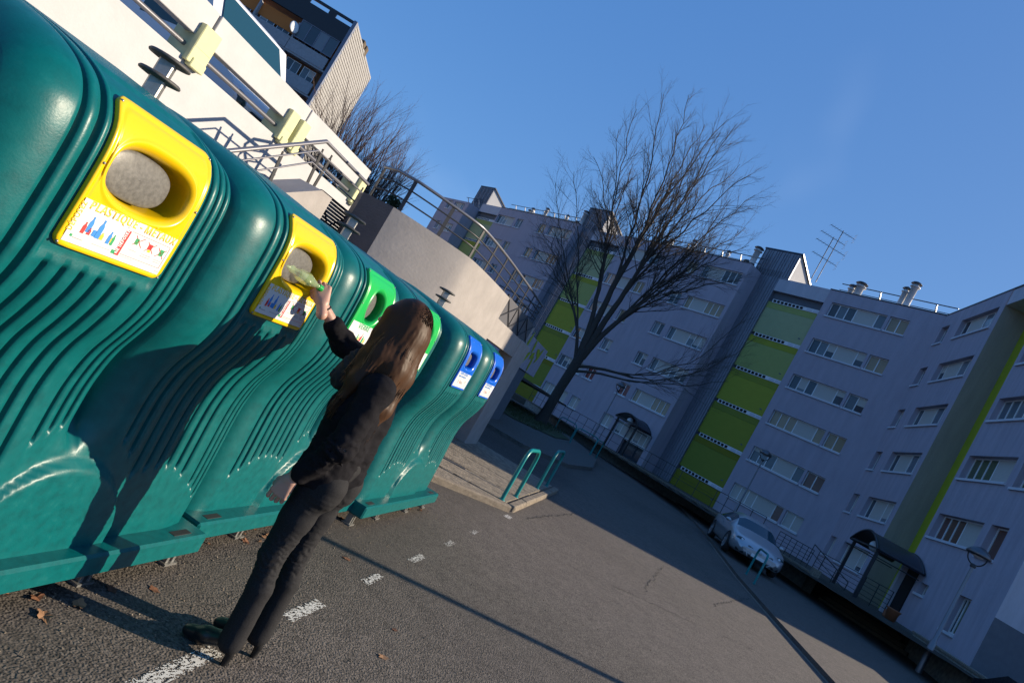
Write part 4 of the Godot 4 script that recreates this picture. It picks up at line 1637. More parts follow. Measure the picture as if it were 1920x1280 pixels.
	for s in spots:
		var b := thing("brushy_tree", s[3], "tree", s[0], Basis.IDENTITY, "bare trees behind the parking deck")
		st = S()
		tube(st, [Vector3.ZERO, Vector3(0, 0.9, 0)], [0.2, 0.16], 8)
		part("trunk", st, M.bark, b)
		crown = S()
		var oo := {"wobble": 0.06, "up": 0.05, "taper": 0.35, "levels": 3, "kids": [11, 8, 5, 0], "spread": 0.42, "ratio": 0.45, "thin": 0.55}
		for k in 16:
			var an := TAU * k / 16 + rng.randf()
			var tilt := rng.randf_range(0.06, 0.62)
			grow(crown, Vector3(0, rng.randf_range(0.4, 0.9), 0), Vector3(sin(tilt) * cos(an), cos(tilt), sin(tilt) * sin(an)), s[1] * rng.randf_range(0.8, 1.05) * (1.0 - 0.3 * tilt), 0.045, 0, oo)
		part("crown", crown, M.twig_red, b)
	# evergreen shrubs above the ramp wall
	for s in [[Vector3(-12.5, 2.0, -23.4), 3.3, "dark evergreen shrub above the ramp wall, under the railing"], [Vector3(-11.3, 2.0, -23.9), 2.7, "smaller dark evergreen shrub right of the first, above the ramp wall"]]:
		var b := thing("evergreen", s[2], "shrub", s[0], Basis.IDENTITY, "evergreens above the ramp wall")
		st = S()
		tube(st, [Vector3.ZERO, Vector3(0, s[1] * 0.8, 0)], [0.12, 0.04], 6)
		part("trunk", st, M.bark, b)
		var leaf := S()
		leaf.set_smooth_group(-1)
		for k in 4200:
			var h := rng.randf()
			var rr := (1.0 - h * 0.75) * 1.15 * sqrt(rng.randf()) * (0.75 + 0.35 * sin(h * 19.0 + k % 5))
			var an := rng.randf() * TAU
			var c := Vector3(cos(an) * rr, s[1] * (0.2 + h * 0.85), sin(an) * rr)
			var u := Vector3(rng.randf_range(-1, 1), rng.randf_range(-0.4, 1), rng.randf_range(-1, 1)).normalized() * 0.1
			var w := u.cross(Vector3(rng.randf_range(-1, 1), 1, rng.randf_range(-1, 1))).normalized() * 0.035
			tri(leaf, c - w, c + w, c + u)
		part("crown", leaf, M.evergreen, b)

# ------------------------------------------------------------------ the row of recycling banks
const BW := 1.95      # width of a double bank
const BH := 0.975     # one half of it
var prof_p: Array[Vector2] = []   # front-to-back outline: x (0 at the base lip), y
var prof_n: Array[Vector2] = []


func bank_profile() -> void:
	var k := [[-.102, .17], [-.104, .3], [-.108, .5], [-.12, .78], [-.115, .90], [-.095, 1.00], [-.055, 1.10], [-.024, 1.19], [-.008, 1.28], [-.004, 1.40], [-.004, 1.54], [-.010, 1.64], [-.030, 1.71], [-.085, 1.775], [-.18, 1.82], [-.31, 1.852], [-.49, 1.88], [-.70, 1.905], [-.95, 1.9], [-1.18, 1.84], [-1.33, 1.70], [-1.40, 1.45], [-1.40, .17]]
	var c := []
	for p in k:
		c.append(Vector2(p[0], p[1]))
	var fine: Array[Vector2] = []
	for i in c.size() - 1:
		var p0: Vector2 = c[maxi(i - 1, 0)]
		var p3: Vector2 = c[mini(i + 2, c.size() - 1)]
		var n := maxi(2, int(ceil(c[i].distance_to(c[i + 1]) / (0.018 if c[i].x > -0.3 else 0.05))))
		if i == c.size() - 2:
			n = 4
		for j in n:
			fine.append(c[i].cubic_interpolate(c[i + 1], p0, p3, float(j) / n))
	fine.append(c[c.size() - 1])
	prof_p = fine
	for i in fine.size():
		var t: Vector2 = (fine[mini(i + 1, fine.size() - 1)] - fine[maxi(i - 1, 0)]).normalized()
		prof_n.append(Vector2(t.y, -t.x))


func on_front(t: float, y: float, d: float) -> Vector3:   # a point of the front at height y, d proud of the outline
	for i in prof_p.size() - 1:
		if y <= prof_p[i + 1].y:
			var f := inverse_lerp(prof_p[i].y, prof_p[i + 1].y, y)
			var p := prof_p[i].lerp(prof_p[i + 1], f) + prof_n[i].lerp(prof_n[i + 1], f).normalized() * d
			return Vector3(p.x, p.y, -t)
	return Vector3(prof_p[0].x, y, -t)


func bank_body() -> ArrayMesh:
	# columns: dense where the grooves are
	var long_g := [0.196, 0.256, 0.752, 0.806, 0.858]
	var short_g := [0.33, 0.395, 0.46, 0.525, 0.59, 0.655]
	var cols := []
	for half in 2:
		var at := half * BH
		for i in 40:
			cols.append(at + BH * i / 40.0)
		for g in long_g + short_g:
			for e in [-0.0135, -0.0125, -0.0105, -0.006, 0.0, 0.006, 0.0105, 0.0125, 0.0135]:
				cols.append(at + g + e)
		for e in [0.004, 0.012, 0.022, 0.285, 0.291, 0.724, 0.73, 0.882, 0.888, 0.896, 0.904, 0.911, 0.917, 0.922, 0.926, 0.932, 0.938, 0.944, 0.95]:
			cols.append(at + e)
	cols.append(BW)
	cols.sort()
	var us := [cols[0]]
	for c in cols:
		if c - us[us.size() - 1] > 0.0012:
			us.append(c)
	us[us.size() - 1] = BW
	var nu := us.size()
	var nv := prof_p.size()
	var p := PackedVector3Array()
	p.resize(nu * nv)
	for u in nu:
		var t: float = us[u]
		var half := 0 if t < BH else 1
		var tl := t - half * BH
		# how far the plan steps back at this column
		var plan := 0.0
		var depth := 0.16 if half == 0 else 0.115
		if tl < 0.175:
			var e := (0.175 - tl) / 0.175
			plan = -depth * (1.0 - sqrt(maxf(0.0, 1.0 - pow(e, 2.2))))
		if tl > 0.735:
			plan = -0.030 * pow(clampf((tl - 0.735) / 0.16, 0.0, 1.0), 1.3)
		if tl > 0.885:
			var e := clampf((tl - 0.885) / 0.045, 0.0, 1.0)
			var drop := 0.086 if half == 0 else 0.125
			plan -= drop * (1.0 - sqrt(maxf(0.0, 1.0 - e * e))) if e < 0.9 else drop * lerpf(0.564, 1.0, smoothstep(0.0405, 0.062, tl - 0.885))
		var g := 0.0
		var long := true
		for c in long_g:
			if absf(tl - c) < 0.0135:
				g = 0.5 + 0.5 * cos(PI * (tl - c) / 0.0135)
		for c in short_g:
			if absf(tl - c) < 0.0135:
				g = 0.5 + 0.5 * cos(PI * (tl - c) / 0.0135)
				long = false
		g = pow(g, 0.42)
		var end := 0.30 + 0.23 * sin(PI * clampf((tl - 0.06) / 0.86, 0.0, 1.0))
		if (half == 0 and tl > 0.7) or (half == 1 and tl < 0.3):
			end = maxf(end, 0.4)
		var hump := BH
		for v in nv:
			var pp := prof_p[v]
			var front := v < nv * 0.82
			var d := plan
			var lowfade := 1.0
			# the arched plate between the two halves, flush with the base lip
			if pp.y < 0.72 and pp.x > -0.3:
				var r := (t - hump) / 0.36
				var arch := 0.19 + 0.37 * sqrt(maxf(0.0, 1.0 - r * r)) if absf(r) < 1.0 else 0.0
				var m := smoothstep(arch + 0.018, arch - 0.018, pp.y) if arch > 0.0 else 0.0
				# a sloping shoulder above the plate
				var sh := smoothstep(arch + 0.16, arch + 0.02, pp.y) if arch > 0.3 else 0.0
				d = lerpf(d, maxf(d, -0.012), sh)
				d = lerpf(d, 0.03, m)
				lowfade = 1.0 - maxf(m, sh)
			if front and g > 0.0:
				var e2 := end
				if absf(t - hump) < 0.36:
					e2 = maxf(end, 0.19 + 0.37 * sqrt(1.0 - pow((t - hump) / 0.36, 2.0)) + 0.15)
				var a := smoothstep(e2, e2 + 0.014, pp.y)
				if not long:
					a *= smoothstep(1.272, 1.258, pp.y) if pp.x > -0.2 else 0.0
				if pp.x < -0.3:
					a *= smoothstep(-0.75, -0.6, pp.x)
				d -= 0.027 * g * a * lowfade
			# shallow recess in which the inlet panel sits
			if pp.y > 1.285 and pp.x > -0.19 and tl > 0.288 and tl < 0.727:
				d -= 0.006
			var w := pp + prof_n[v] * d
			p[v * nu + u] = Vector3(w.x, w.y, -t)
	var st := S()
	st.set_smooth_group(0)
	for v in nv - 1:
		var yc := (prof_p[v].y + prof_p[v + 1].y) * 0.5
		for u in nu - 1:
			var tc: float = fmod((us[u] + us[u + 1]) * 0.5, BH)
			if prof_p[v].x > -0.16 and yc > 1.44 and yc < 1.73 and tc > 0.325 and tc < 0.69:
				continue   # the mouth behind the inlet panel
			var a := v * nu + u
			tri(st, p[a], p[a + nu], p[a + nu + 1])
			tri(st, p[a], p[a + nu + 1], p[a + 1])
	# flat ends
	for s in 2:
		var u := 0 if s == 0 else nu - 1
		var c := Vector3(-0.75, 1.0, p[u].z)
		for v in nv - 1:
			poly(st, [c, p[v * nu + u], p[(v + 1) * nu + u]], Vector3(-0.75, 1.0, -BW * 0.5))
	return done(st)


func inlet(parent: Node, half: int, kind: String, m: Material) -> MeshInstance3D:
	# moulded panel with the inlet mouth, set into the bank
	var t0 := half * BH + 0.300
	var t1 := half * BH + 0.720
	var y0 := 1.325
	var y1 := 1.772
	var hc := Vector2(half * BH + 0.505, 1.59)
	var n := 72
	var hole := func(a: float, grow_by: float) -> Vector2:
		var c := cos(a)
		var s := sin(a)
		if kind == "round":
			return Vector2(c, s) * (0.095 + grow_by)
		var r := 0.086 + grow_by if kind == "wide" else 0.055 + grow_by
		var half_l := 0.07 if kind == "wide" else 0.075
		var power := 2.0 / (2.6 if kind == "wide" else 3.6)
		return Vector2(signf(c) * pow(absf(c), power) * (half_l + r), signf(s) * pow(absf(s), power) * (r if kind == "wide" else r + 0.012))
	var rim := func(a: float, inset: float) -> Vector2:
		var w0 := t0 + inset - hc.x
		var w1 := t1 - inset - hc.x
		var h0 := y0 + inset - hc.y
		var h1 := y1 - inset - hc.y
		var d := Vector2(cos(a), sin(a))
		var k := INF
		if d.x > 0.0001:
			k = minf(k, w1 / d.x)
		elif d.x < -0.0001:
			k = minf(k, w0 / d.x)
		if d.y > 0.0001:
			k = minf(k, h1 / d.y)
		elif d.y < -0.0001:
			k = minf(k, h0 / d.y)
		var e := d * k
		# round the corners
		var cr := 0.03
		for cx in [w0, w1]:
			for cy in [h0, h1]:
				var cc := Vector2(cx - signf(cx) * cr, cy - signf(cy) * cr)
				if (e.x - cc.x) * signf(cx) > 0.0 and (e.y - cc.y) * signf(cy) > 0.0:
					var off := (e - cc)
					e = cc + off.normalized() * minf(off.length(), cr)
		return e
	var angs := []
	for i in n:
		angs.append(TAU * i / n)
	for cx in [t0 - hc.x, t1 - hc.x]:
		for cy in [y0 - hc.y, y1 - hc.y]:
			var ca := fposmod(atan2(cy, cx), TAU)
			for e in [-0.05, -0.02, 0.0, 0.02, 0.05]:
				angs.append(fposmod(ca + e, TAU))
	angs.sort()
	n = angs.size()
	var rings := PackedVector3Array()
	var count := 0
	for l in [[0.0, -0.004], [0.0, 0.008], [0.003, 0.012], [0.012, 0.012], [0.016, 0.009], [0.021, 0.009], [0.025, 0.0115]]:
		for a in angs:
			var e: Vector2 = rim.call(a, l[0])
			rings.append(on_front(hc.x + e.x, hc.y + e.y, l[1]))
		count += 1
	for k in range(1, 9):
		var f := k / 8.0
		for a in angs:
			var e: Vector2 = (rim.call(a, 0.025) as Vector2).lerp(hole.call(a, 0.03), f)
			rings.append(on_front(hc.x + e.x, hc.y + e.y, 0.0115))
		count += 1
	for l in [[0.027, 0.014], [0.02, 0.013], [0.012, 0.006], [0.005, -0.006], [0.0, -0.025], [-0.004, -0.09]]:
		for a in angs:
			var e: Vector2 = hole.call(a, l[0])
			if l[1] < -0.02:
				e.x += 0.012
			rings.append(on_front(hc.x + e.x, hc.y + e.y, l[1]))
		count += 1
	var st := S()
	grid(st, rings, n, count, false, true)
	var o := part("inlet_panel", st, m, parent)
	# dark inside and the hanging flap
	st = S()
	var back := []
	for i in 24:
		var e: Vector2 = hole.call(TAU * i / 24, 0.0)
		back.append(on_front(hc.x + e.x + 0.012, hc.y + e.y, -0.085))
	poly(st, back, on_front(hc.x, hc.y, -0.5))
	part("inlet_back", st, M.dark_hole, o)
	st = S()
	var ring := PackedVector3Array()
	var nf := 40
	for l in [[-0.02, -0.034], [-0.006, -0.026], [-0.01, -0.022], [-0.02, -0.020], [-0.05, -0.018], [-0.5, -0.017]]:
		for i in nf:
			var a := TAU * i / nf
			var e: Vector2 = hole.call(a, maxf(l[0], -0.05))
			if l[0] < -0.4:
				e *= 0.02
			ring.append(on_front(hc.x + e.x * 0.92 - 0.026, hc.y + e.y * 0.99, l[1] - 0.05 * clampf((e.x + 0.06) * 1.2, 0.0, 0.2)))
	grid(st, ring, nf, 6, false, true)
	part("flap", st, M.flap, o)
	for s in [[0.009, 1.335], [0.009, 1.585], [0.411, 1.335], [0.411, 1.585], [0.011, 1.755], [0.409, 1.755]]:
		st = S()
		ball(st, on_front(t0 + s[0], s[1], 0.0125), Vector3.ONE * 0.0045, 6)
		part("screw", st, M.steel, o)
	sticker(o, half, kind)
	return o


func words(st: SurfaceTool, text: String, height: float, at: Transform3D, bold := true, squeeze := 1.0) -> void:
	# flat lettering, baseline start at the transform's origin
	var tm := TextMesh.new()
	var f := SystemFont.new()
	f.font_names = PackedStringArray(["Droid Sans"])
	f.font_weight = 700 if bold else 400
	tm.font = f
	tm.text = text
	tm.font_size = 64
	tm.pixel_size = height / 46.0
	tm.depth = 0.0006
	tm.horizontal_alignment = HORIZONTAL_ALIGNMENT_LEFT
	tm.vertical_alignment = VERTICAL_ALIGNMENT_BOTTOM
	st.append_from(tm, 0, at * Transform3D(Basis.from_scale(Vector3(squeeze, 1, 1))))


func sticker(o: Node, half: int, kind: String) -> void:
	var t0 := half * BH + 0.316
	var w := 0.386
	var ya := 1.343
	var yb := 1.478
	var p0 := on_front(t0, ya, 0.0128)
	var p1 := on_front(t0, yb, 0.0128)
	var up := (p1 - p0).normalized()
	var right := Vector3(0, 0, -1)
	var out := right.cross(up)
	var h := (p1 - p0).length()
	var fr := Transform3D(Basis(right, up, out), p0)
	var at := func(x: float, y: float, lift := 0.0012) -> Transform3D: return fr * Transform3D(Basis.IDENTITY, Vector3(x, y, lift))
	var st := S()
	box(st, fr * Vector3(w * 0.5, h * 0.5, 0), Vector3(w, h, 0.0016), fr.basis)
	var lab := part("label", st, M.label, o)
	var pict := func(called: String, m: Material, shapes: Array) -> void:
		var s2 := S()
		for q4 in shapes:   # [x, y, w, h, lean]
			var c: float = q4[4] if q4.size() > 4 else 0.0
			if q4.size() == 4 and q4[3] > q4[2] * 1.7 and q4[3] < 0.07 and q4[2] > 0.004:
				var bw: float = q4[2] * 0.5
				var bh: float = q4[3] * 0.5
				var o2 := PackedVector2Array([Vector2(-bw, -bh), Vector2(bw, -bh), Vector2(bw, bh * 0.25), Vector2(bw * 0.4, bh * 0.62), Vector2(bw * 0.4, bh), Vector2(-bw * 0.4, bh), Vector2(-bw * 0.4, bh * 0.62), Vector2(-bw, bh * 0.25)])
				extrude(s2, o2, 0.0008, fr * Transform3D(Basis.IDENTITY, Vector3(q4[0], q4[1], 0.0009)))
			else:
				box(s2, fr * Vector3(q4[0], q4[1], 0.0012), Vector3(q4[2], q4[3], 0.0008), fr.basis * Basis(Vector3.BACK, c))
		tag(part(called, s2, m, lab), "", "", "", "stuff")
	if kind == "wide":
		st = S()
		words(st, "PLASTIQUE - MÉTAUX", 0.026, at.call(0.022, h - 0.034), true, 0.98)
		words(st, "DÉPOSEZ", 0.017, Transform3D(fr.basis * Basis(Vector3.BACK, PI / 2), fr * Vector3(0.018, 0.032, 0.0012)), true, 0.92)
		part("lettering", st, M.print_amber, lab)
		pict.call("red_print", M.print_red, [[0.192, 0.056, 0.017, 0.085], [0.045, 0.055, 0.012, 0.036], [0.066, 0.05, 0.012, 0.022], [0.245, 0.078, 0.05, 0.002, 0.7], [0.245, 0.078, 0.05, 0.002, -0.7], [0.3, 0.074, 0.05, 0.002, 0.7], [0.3, 0.074, 0.05, 0.002, -0.7], [0.35, 0.07, 0.05, 0.002, 0.7], [0.35, 0.07, 0.05, 0.002, -0.7], [0.297, 0.076, 0.018, 0.018], [0.29, 0.1, 0.17, 0.001], [0.29, 0.022, 0.17, 0.001], [0.375, 0.06, 0.001, 0.077]])
		pict.call("blue_print", M.print_blue, [[0.06, 0.07, 0.014, 0.05], [0.098, 0.068, 0.016, 0.06], [0.14, 0.055, 0.012, 0.04], [0.083, 0.05, 0.012, 0.02]])
		pict.call("green_print", M.print_green, [[0.155, 0.052, 0.01, 0.034], [0.238, 0.076, 0.014, 0.02], [0.352, 0.072, 0.018, 0.022], [0.178, 0.02, 0.016, 0.012], [0.02, 0.022, 0.008, 0.008]])
		pict.call("amber_print", M.print_amber, [[0.113, 0.05, 0.012, 0.022], [0.147, 0.05, 0.006, 0.018], [0.3, 0.062, 0.012, 0.008]])
		pict.call("grey_print", M.print_grey, [[0.045, 0.018, 0.035, 0.003], [0.24, 0.045, 0.03, 0.0022], [0.3, 0.046, 0.04, 0.0022], [0.3, 0.039, 0.045, 0.0022], [0.352, 0.044, 0.035, 0.0022], [0.352, 0.037, 0.03, 0.0022], [0.375, 0.01, 0.018, 0.0022], [0.13, 0.02, 0.07, 0.0018], [0.23, 0.016, 0.06, 0.0018]])
		st = S()
		words(st, "NE DÉPOSEZ PAS", 0.0105, Transform3D(fr.basis * Basis(Vector3.BACK, PI / 2), fr * Vector3(0.196, 0.018, 0.0022)), true, 0.95)
		part("lettering", st, M.print_white, lab)
	elif kind == "round":
		st = S()
		words(st, "VERRE", 0.03, at.call(0.09, h - 0.042), true, 1.25)
		part("lettering", st, M.print_green, lab)
		pict.call("red_print", M.print_red, [[0.2, 0.06, 0.008, 0.05], [0.19, 0.05, 0.014, 0.03], [0.31, 0.04, 0.05, 0.002, 0.7], [0.31, 0.04, 0.05, 0.002, -0.7]])
		pict.call("green_print", M.print_green, [[0.225, 0.05, 0.02, 0.04], [0.15, 0.05, 0.014, 0.045]])
		pict.call("amber_print", M.print_amber, [[0.25, 0.045, 0.016, 0.03], [0.17, 0.045, 0.012, 0.03]])
	else:
		st = S()
		words(st, "PAPIERS CARTONS", 0.021, at.call(0.035, h - 0.03), true, 0.95)
		words(st, "BRIQUES ALIMENTAIRES", 0.014, at.call(0.035, h - 0.05), true, 1.0)
		part("lettering", st, M.print_blue, lab)
		pict.call("grey_print", M.print_grey, [[0.19, 0.045, 0.05, 0.02], [0.22, 0.04, 0.03, 0.012], [0.1, 0.05, 0.02, 0.03]])
		pict.call("red_print", M.print_red, [[0.15, 0.05, 0.012, 0.03], [0.3, 0.06, 0.03, 0.002, 0.7], [0.3, 0.06, 0.03, 0.002, -0.7], [0.33, 0.03, 0.03, 0.002, 0.7]])


func bank(label: String, at: Vector3, kinds: Array) -> Node3D:
	var root := thing("recycling_bank", label, "recycling bank", at, Basis.IDENTITY, "row of teal recycling banks")
	put("body", cache.bank_body, M.teal, root)
	put("base", cache.bank_base, M.teal, root)
	for x in [0.16, 0.98, 1.79]:
		var o := put("fork_slot", cache.bank_slot, M.black_rubber, root)
		o.position = Vector3(-0.052, 0.1985, -x)
		if x == 0.98:
			o.position.y = 0.15
			o.free()
	for x in [0.06, 0.6, 1.35, 1.88]:
		for d in [-0.1, -1.28]:
			var o := put("foot", cache.bank_foot, M.steel, root)
			o.position = Vector3(d, 0.0, -x)
	var post := put("lifting_post", cache.bank_post, M.steel, root)
	post.position = Vector3(-0.69, 1.87, -BW * 0.5)
	var mush := put("lifting_disc", cache.bank_disc, M.worn_iron, post)
	mush.position = Vector3(0, 0.185, 0)
	mush = put("lifting_disc", cache.bank_disc, M.worn_iron, post)
	mush.position = Vector3(0, 0.105, 0)
	for i in 2:
		var k: String = kinds[i]
		inlet(root, i, {"yellow": "wide", "green": "round", "blue": "slot"}[k], {"yellow": M.yellow, "green": M.green_plastic, "blue": M.blue_plastic}[k])
	return root


func recycling_row() -> void:
	bank_profile()
	cache.bank_body = bank_body()
	var st := S()
	box(st, Vector3(-0.7, 0.1475, -BW * 0.5), Vector3(1.4, 0.105, BW), Basis.IDENTITY, 0.012)
	cache.bank_base = done(st)
	st = S()
	box(st, Vector3.ZERO, Vector3(0.04, 0.006, 0.13), Basis.IDENTITY, 0.002)
	cache.bank_slot = done(st)
	st = S()
	for k in 2:
		box(st, Vector3(0, 0.055, 0.02 - 0.045 * k), Vector3(0.05, 0.11, 0.018))
	box(st, Vector3(0, 0.006, 0), Vector3(0.08, 0.012, 0.09))
	cache.bank_foot = done(st)
	st = S()
	box(st, Vector3(0, 0.09, 0), Vector3(0.062, 0.22, 0.062), Basis(Vector3.UP, 0.6), 0.006)
	cache.bank_post = done(st)
	st = S()
	lathe(st, [[0.001, -0.009], [0.055, -0.009], [0.084, -0.004], [0.086, 0.001], [0.08, 0.009], [0.035, 0.015], [0.001, 0.016]], Transform3D.IDENTITY, 20)
	cache.bank_disc = done(st)
	bank("nearest teal recycling bank, cut by the left edge, with two yellow inlets", Vector3(-1.66, 0, -1.24), ["yellow", "yellow"])
	bank("middle teal recycling bank behind the woman, with a round green glass inlet", Vector3(-1.75, 0, -3.23), ["green", "green"])
	bank("farthest teal recycling bank, with two blue paper inlets", Vector3(-1.63, 0, -5.16), ["blue", "blue"])

# ------------------------------------------------------------------ figure
func smin(a: float, b: float, k: float) -> float:
	var h := clampf(0.5 + 0.5 * (b - a) / k, 0.0, 1.0)
	return lerpf(b, a, h) - k * h * (1.0 - h)


func blob(st: SurfaceTool, caps: Array, cell: float, k: float, wrinkle = null) -> void:
	# caps: [a, b, radius at a, radius at b] joined with a smooth minimum and meshed as surface nets
	var lo := Vector3(1e9, 1e9, 1e9)
	var hi := -lo
	for c in caps:
		var r := maxf(c[2], c[3]) + 3.0 * cell + 0.012
		for v in [c[0], c[1]]:
			lo = lo.min(v - Vector3.ONE * r)
			hi = hi.max(v + Vector3.ONE * r)
	var nx := int((hi.x - lo.x) / cell) + 2
	var ny := int((hi.y - lo.y) / cell) + 2
	var nz := int((hi.z - lo.z) / cell) + 2
	var f := PackedFloat32Array()
	f.resize(nx * ny * nz)
	f.fill(1e3)
	for c in caps:
		var a: Vector3 = c[0]
		var ba: Vector3 = c[1] - a
		var bb := maxf(ba.length_squared(), 1e-8)
		var ra: float = c[2]
		var rb: float = c[3]
		var r := maxf(ra, rb) + 3.0 * cell + k
		var l: Vector3 = (a.min(c[1]) - Vector3.ONE * r - lo) / cell
		var h: Vector3 = (a.max(c[1]) + Vector3.ONE * r - lo) / cell
		for z in range(maxi(0, int(l.z)), mini(nz, int(h.z) + 1)):
			for y in range(maxi(0, int(l.y)), mini(ny, int(h.y) + 1)):
				var at := (z * ny + y) * nx
				for x in range(maxi(0, int(l.x)), mini(nx, int(h.x) + 1)):
					var p := lo + Vector3(x, y, z) * cell - a
					var t := clampf(p.dot(ba) / bb, 0.0, 1.0)
					var d := (p - ba * t).length() - lerpf(ra, rb, t)
					var o := f[at + x]
					if absf(o - d) < k:
						var hh := 0.5 + 0.5 * (d - o) / k
						f[at + x] = lerpf(d, o, hh) - k * hh * (1.0 - hh)
					elif d < o:
						f[at + x] = d
	if wrinkle != null:
		for z in nz:
			for y in ny:
				var at := (z * ny + y) * nx
				for x in nx:
					if absf(f[at + x]) < 0.03:
						f[at + x] += wrinkle.call(lo + Vector3(x, y, z) * cell)
	var id := PackedInt32Array()
	id.resize(nx * ny * nz)
	id.fill(-1)
	var vs := PackedVector3Array()
	var sy := nx
	var sz := nx * ny
	var off := [0, 1, sy, sy + 1, sz, sz + 1, sz + sy, sz + sy + 1]
	var pos := [Vector3(0, 0, 0), Vector3(1, 0, 0), Vector3(0, 1, 0), Vector3(1, 1, 0), Vector3(0, 0, 1), Vector3(1, 0, 1), Vector3(0, 1, 1), Vector3(1, 1, 1)]
	var edges := [[0, 1], [2, 3], [4, 5], [6, 7], [0, 2], [1, 3], [4, 6], [5, 7], [0, 4], [1, 5], [2, 6], [3, 7]]
	for z in nz - 1:
		for y in ny - 1:
			for x in nx - 1:
				var at := z * sz + y * sy + x
				if absf(f[at]) > 2.5 * cell:
					continue
				var inside := 0
				for c in 8:
					if f[at + off[c]] < 0.0:
						inside += 1
				if inside == 0 or inside == 8:
					continue
				var sum := Vector3.ZERO
				var n := 0
				for e in edges:
					var a := f[at + off[e[0]]]
					var b := f[at + off[e[1]]]
					if (a < 0.0) != (b < 0.0):
						sum += (pos[e[0]] as Vector3).lerp(pos[e[1]], a / (a - b))
						n += 1
				id[at] = vs.size()
				vs.append(lo + (Vector3(x, y, z) + sum / n) * cell)
	st.set_smooth_group(0)
	for z in range(1, nz - 1):
		for y in range(1, ny - 1):
			for x in range(1, nx - 1):
				var at := z * sz + y * sy + x
				if absf(f[at]) > 2.5 * cell:
					continue
				var s := f[at] < 0.0
				for ax in 3:
					var step: int = [1, sy, sz][ax]
					if s == (f[at + step] < 0.0):
						continue
					var u: int = [sy, sz, 1][ax]
					var v: int = [sz, 1, sy][ax]
					var a := id[at]
					var b := id[at - u]
					var c := id[at - u - v]
					var d := id[at - v]
					if a < 0 or b < 0 or c < 0 or d < 0:
						continue
					if s:
						tri(st, vs[a], vs[c], vs[b])
						tri(st, vs[a], vs[d], vs[c])
					else:
						tri(st, vs[a], vs[b], vs[c])
						tri(st, vs[a], vs[c], vs[d])


func chain(caps: Array, pts: Array, rad: Array) -> void:
	for i in pts.size() - 1:
		caps.append([pts[i], pts[i + 1], rad[i], rad[i + 1]])


func hand(st: SurfaceTool, wrist: Vector3, b: Basis, curl: Array, thumb: Array, side: float) -> void:
	# b.y runs from wrist to knuckles, b.z out of the back of the hand, b.x across towards the thumb (times side)
	var caps := []
	var P := func(x: float, y: float, z: float) -> Vector3: return wrist + b * Vector3(x * side, y, z)
	chain(caps, [P.call(0, -0.05, 0), P.call(0, 0.0, 0)], [0.026, 0.024])
	for k in 4:
		var x: float = 0.030 - 0.020 * k
		caps.append([P.call(x * 0.45, 0.008, 0), P.call(x, 0.082 - 0.004 * absf(k - 1.3), 0.002), 0.018, 0.0115])
	caps.append([P.call(0.024, 0.02, -0.008), P.call(0.03, 0.05, -0.008), 0.016, 0.013])
	blob(st, caps, 0.0035, 0.012)
	var lens := [0.040, 0.045, 0.042, 0.033]
	for k in 4:
		caps = []
		var x: float = 0.030 - 0.020 * k
		var p: Vector3 = P.call(x, 0.078 - 0.004 * absf(k - 1.3), 0.0)
		var an: float = curl[k][0]
		var seg: Array = [lens[k], lens[k] * 0.64, lens[k] * 0.5]
		var pts := [P.call(x * 0.85, 0.06, 0.0), p]
		for j in 3:
			p += b * (Vector3(x * side * 0.06, cos(an), -sin(an)) * seg[j])
			pts.append(p)
			an += curl[k][1]
		chain(caps, pts, [0.009, 0.0098, 0.0088, 0.0078, 0.0062])
		blob(st, caps, 0.003, 0.004)
	caps = []
	var tp := [P.call(0.018, 0.012, -0.006)]
	for t in thumb:
		tp.append(P.call(t.x, t.y, t.z))
	chain(caps, tp, [0.015, 0.0125, 0.0105, 0.0085])
	blob(st, caps, 0.003, 0.006)


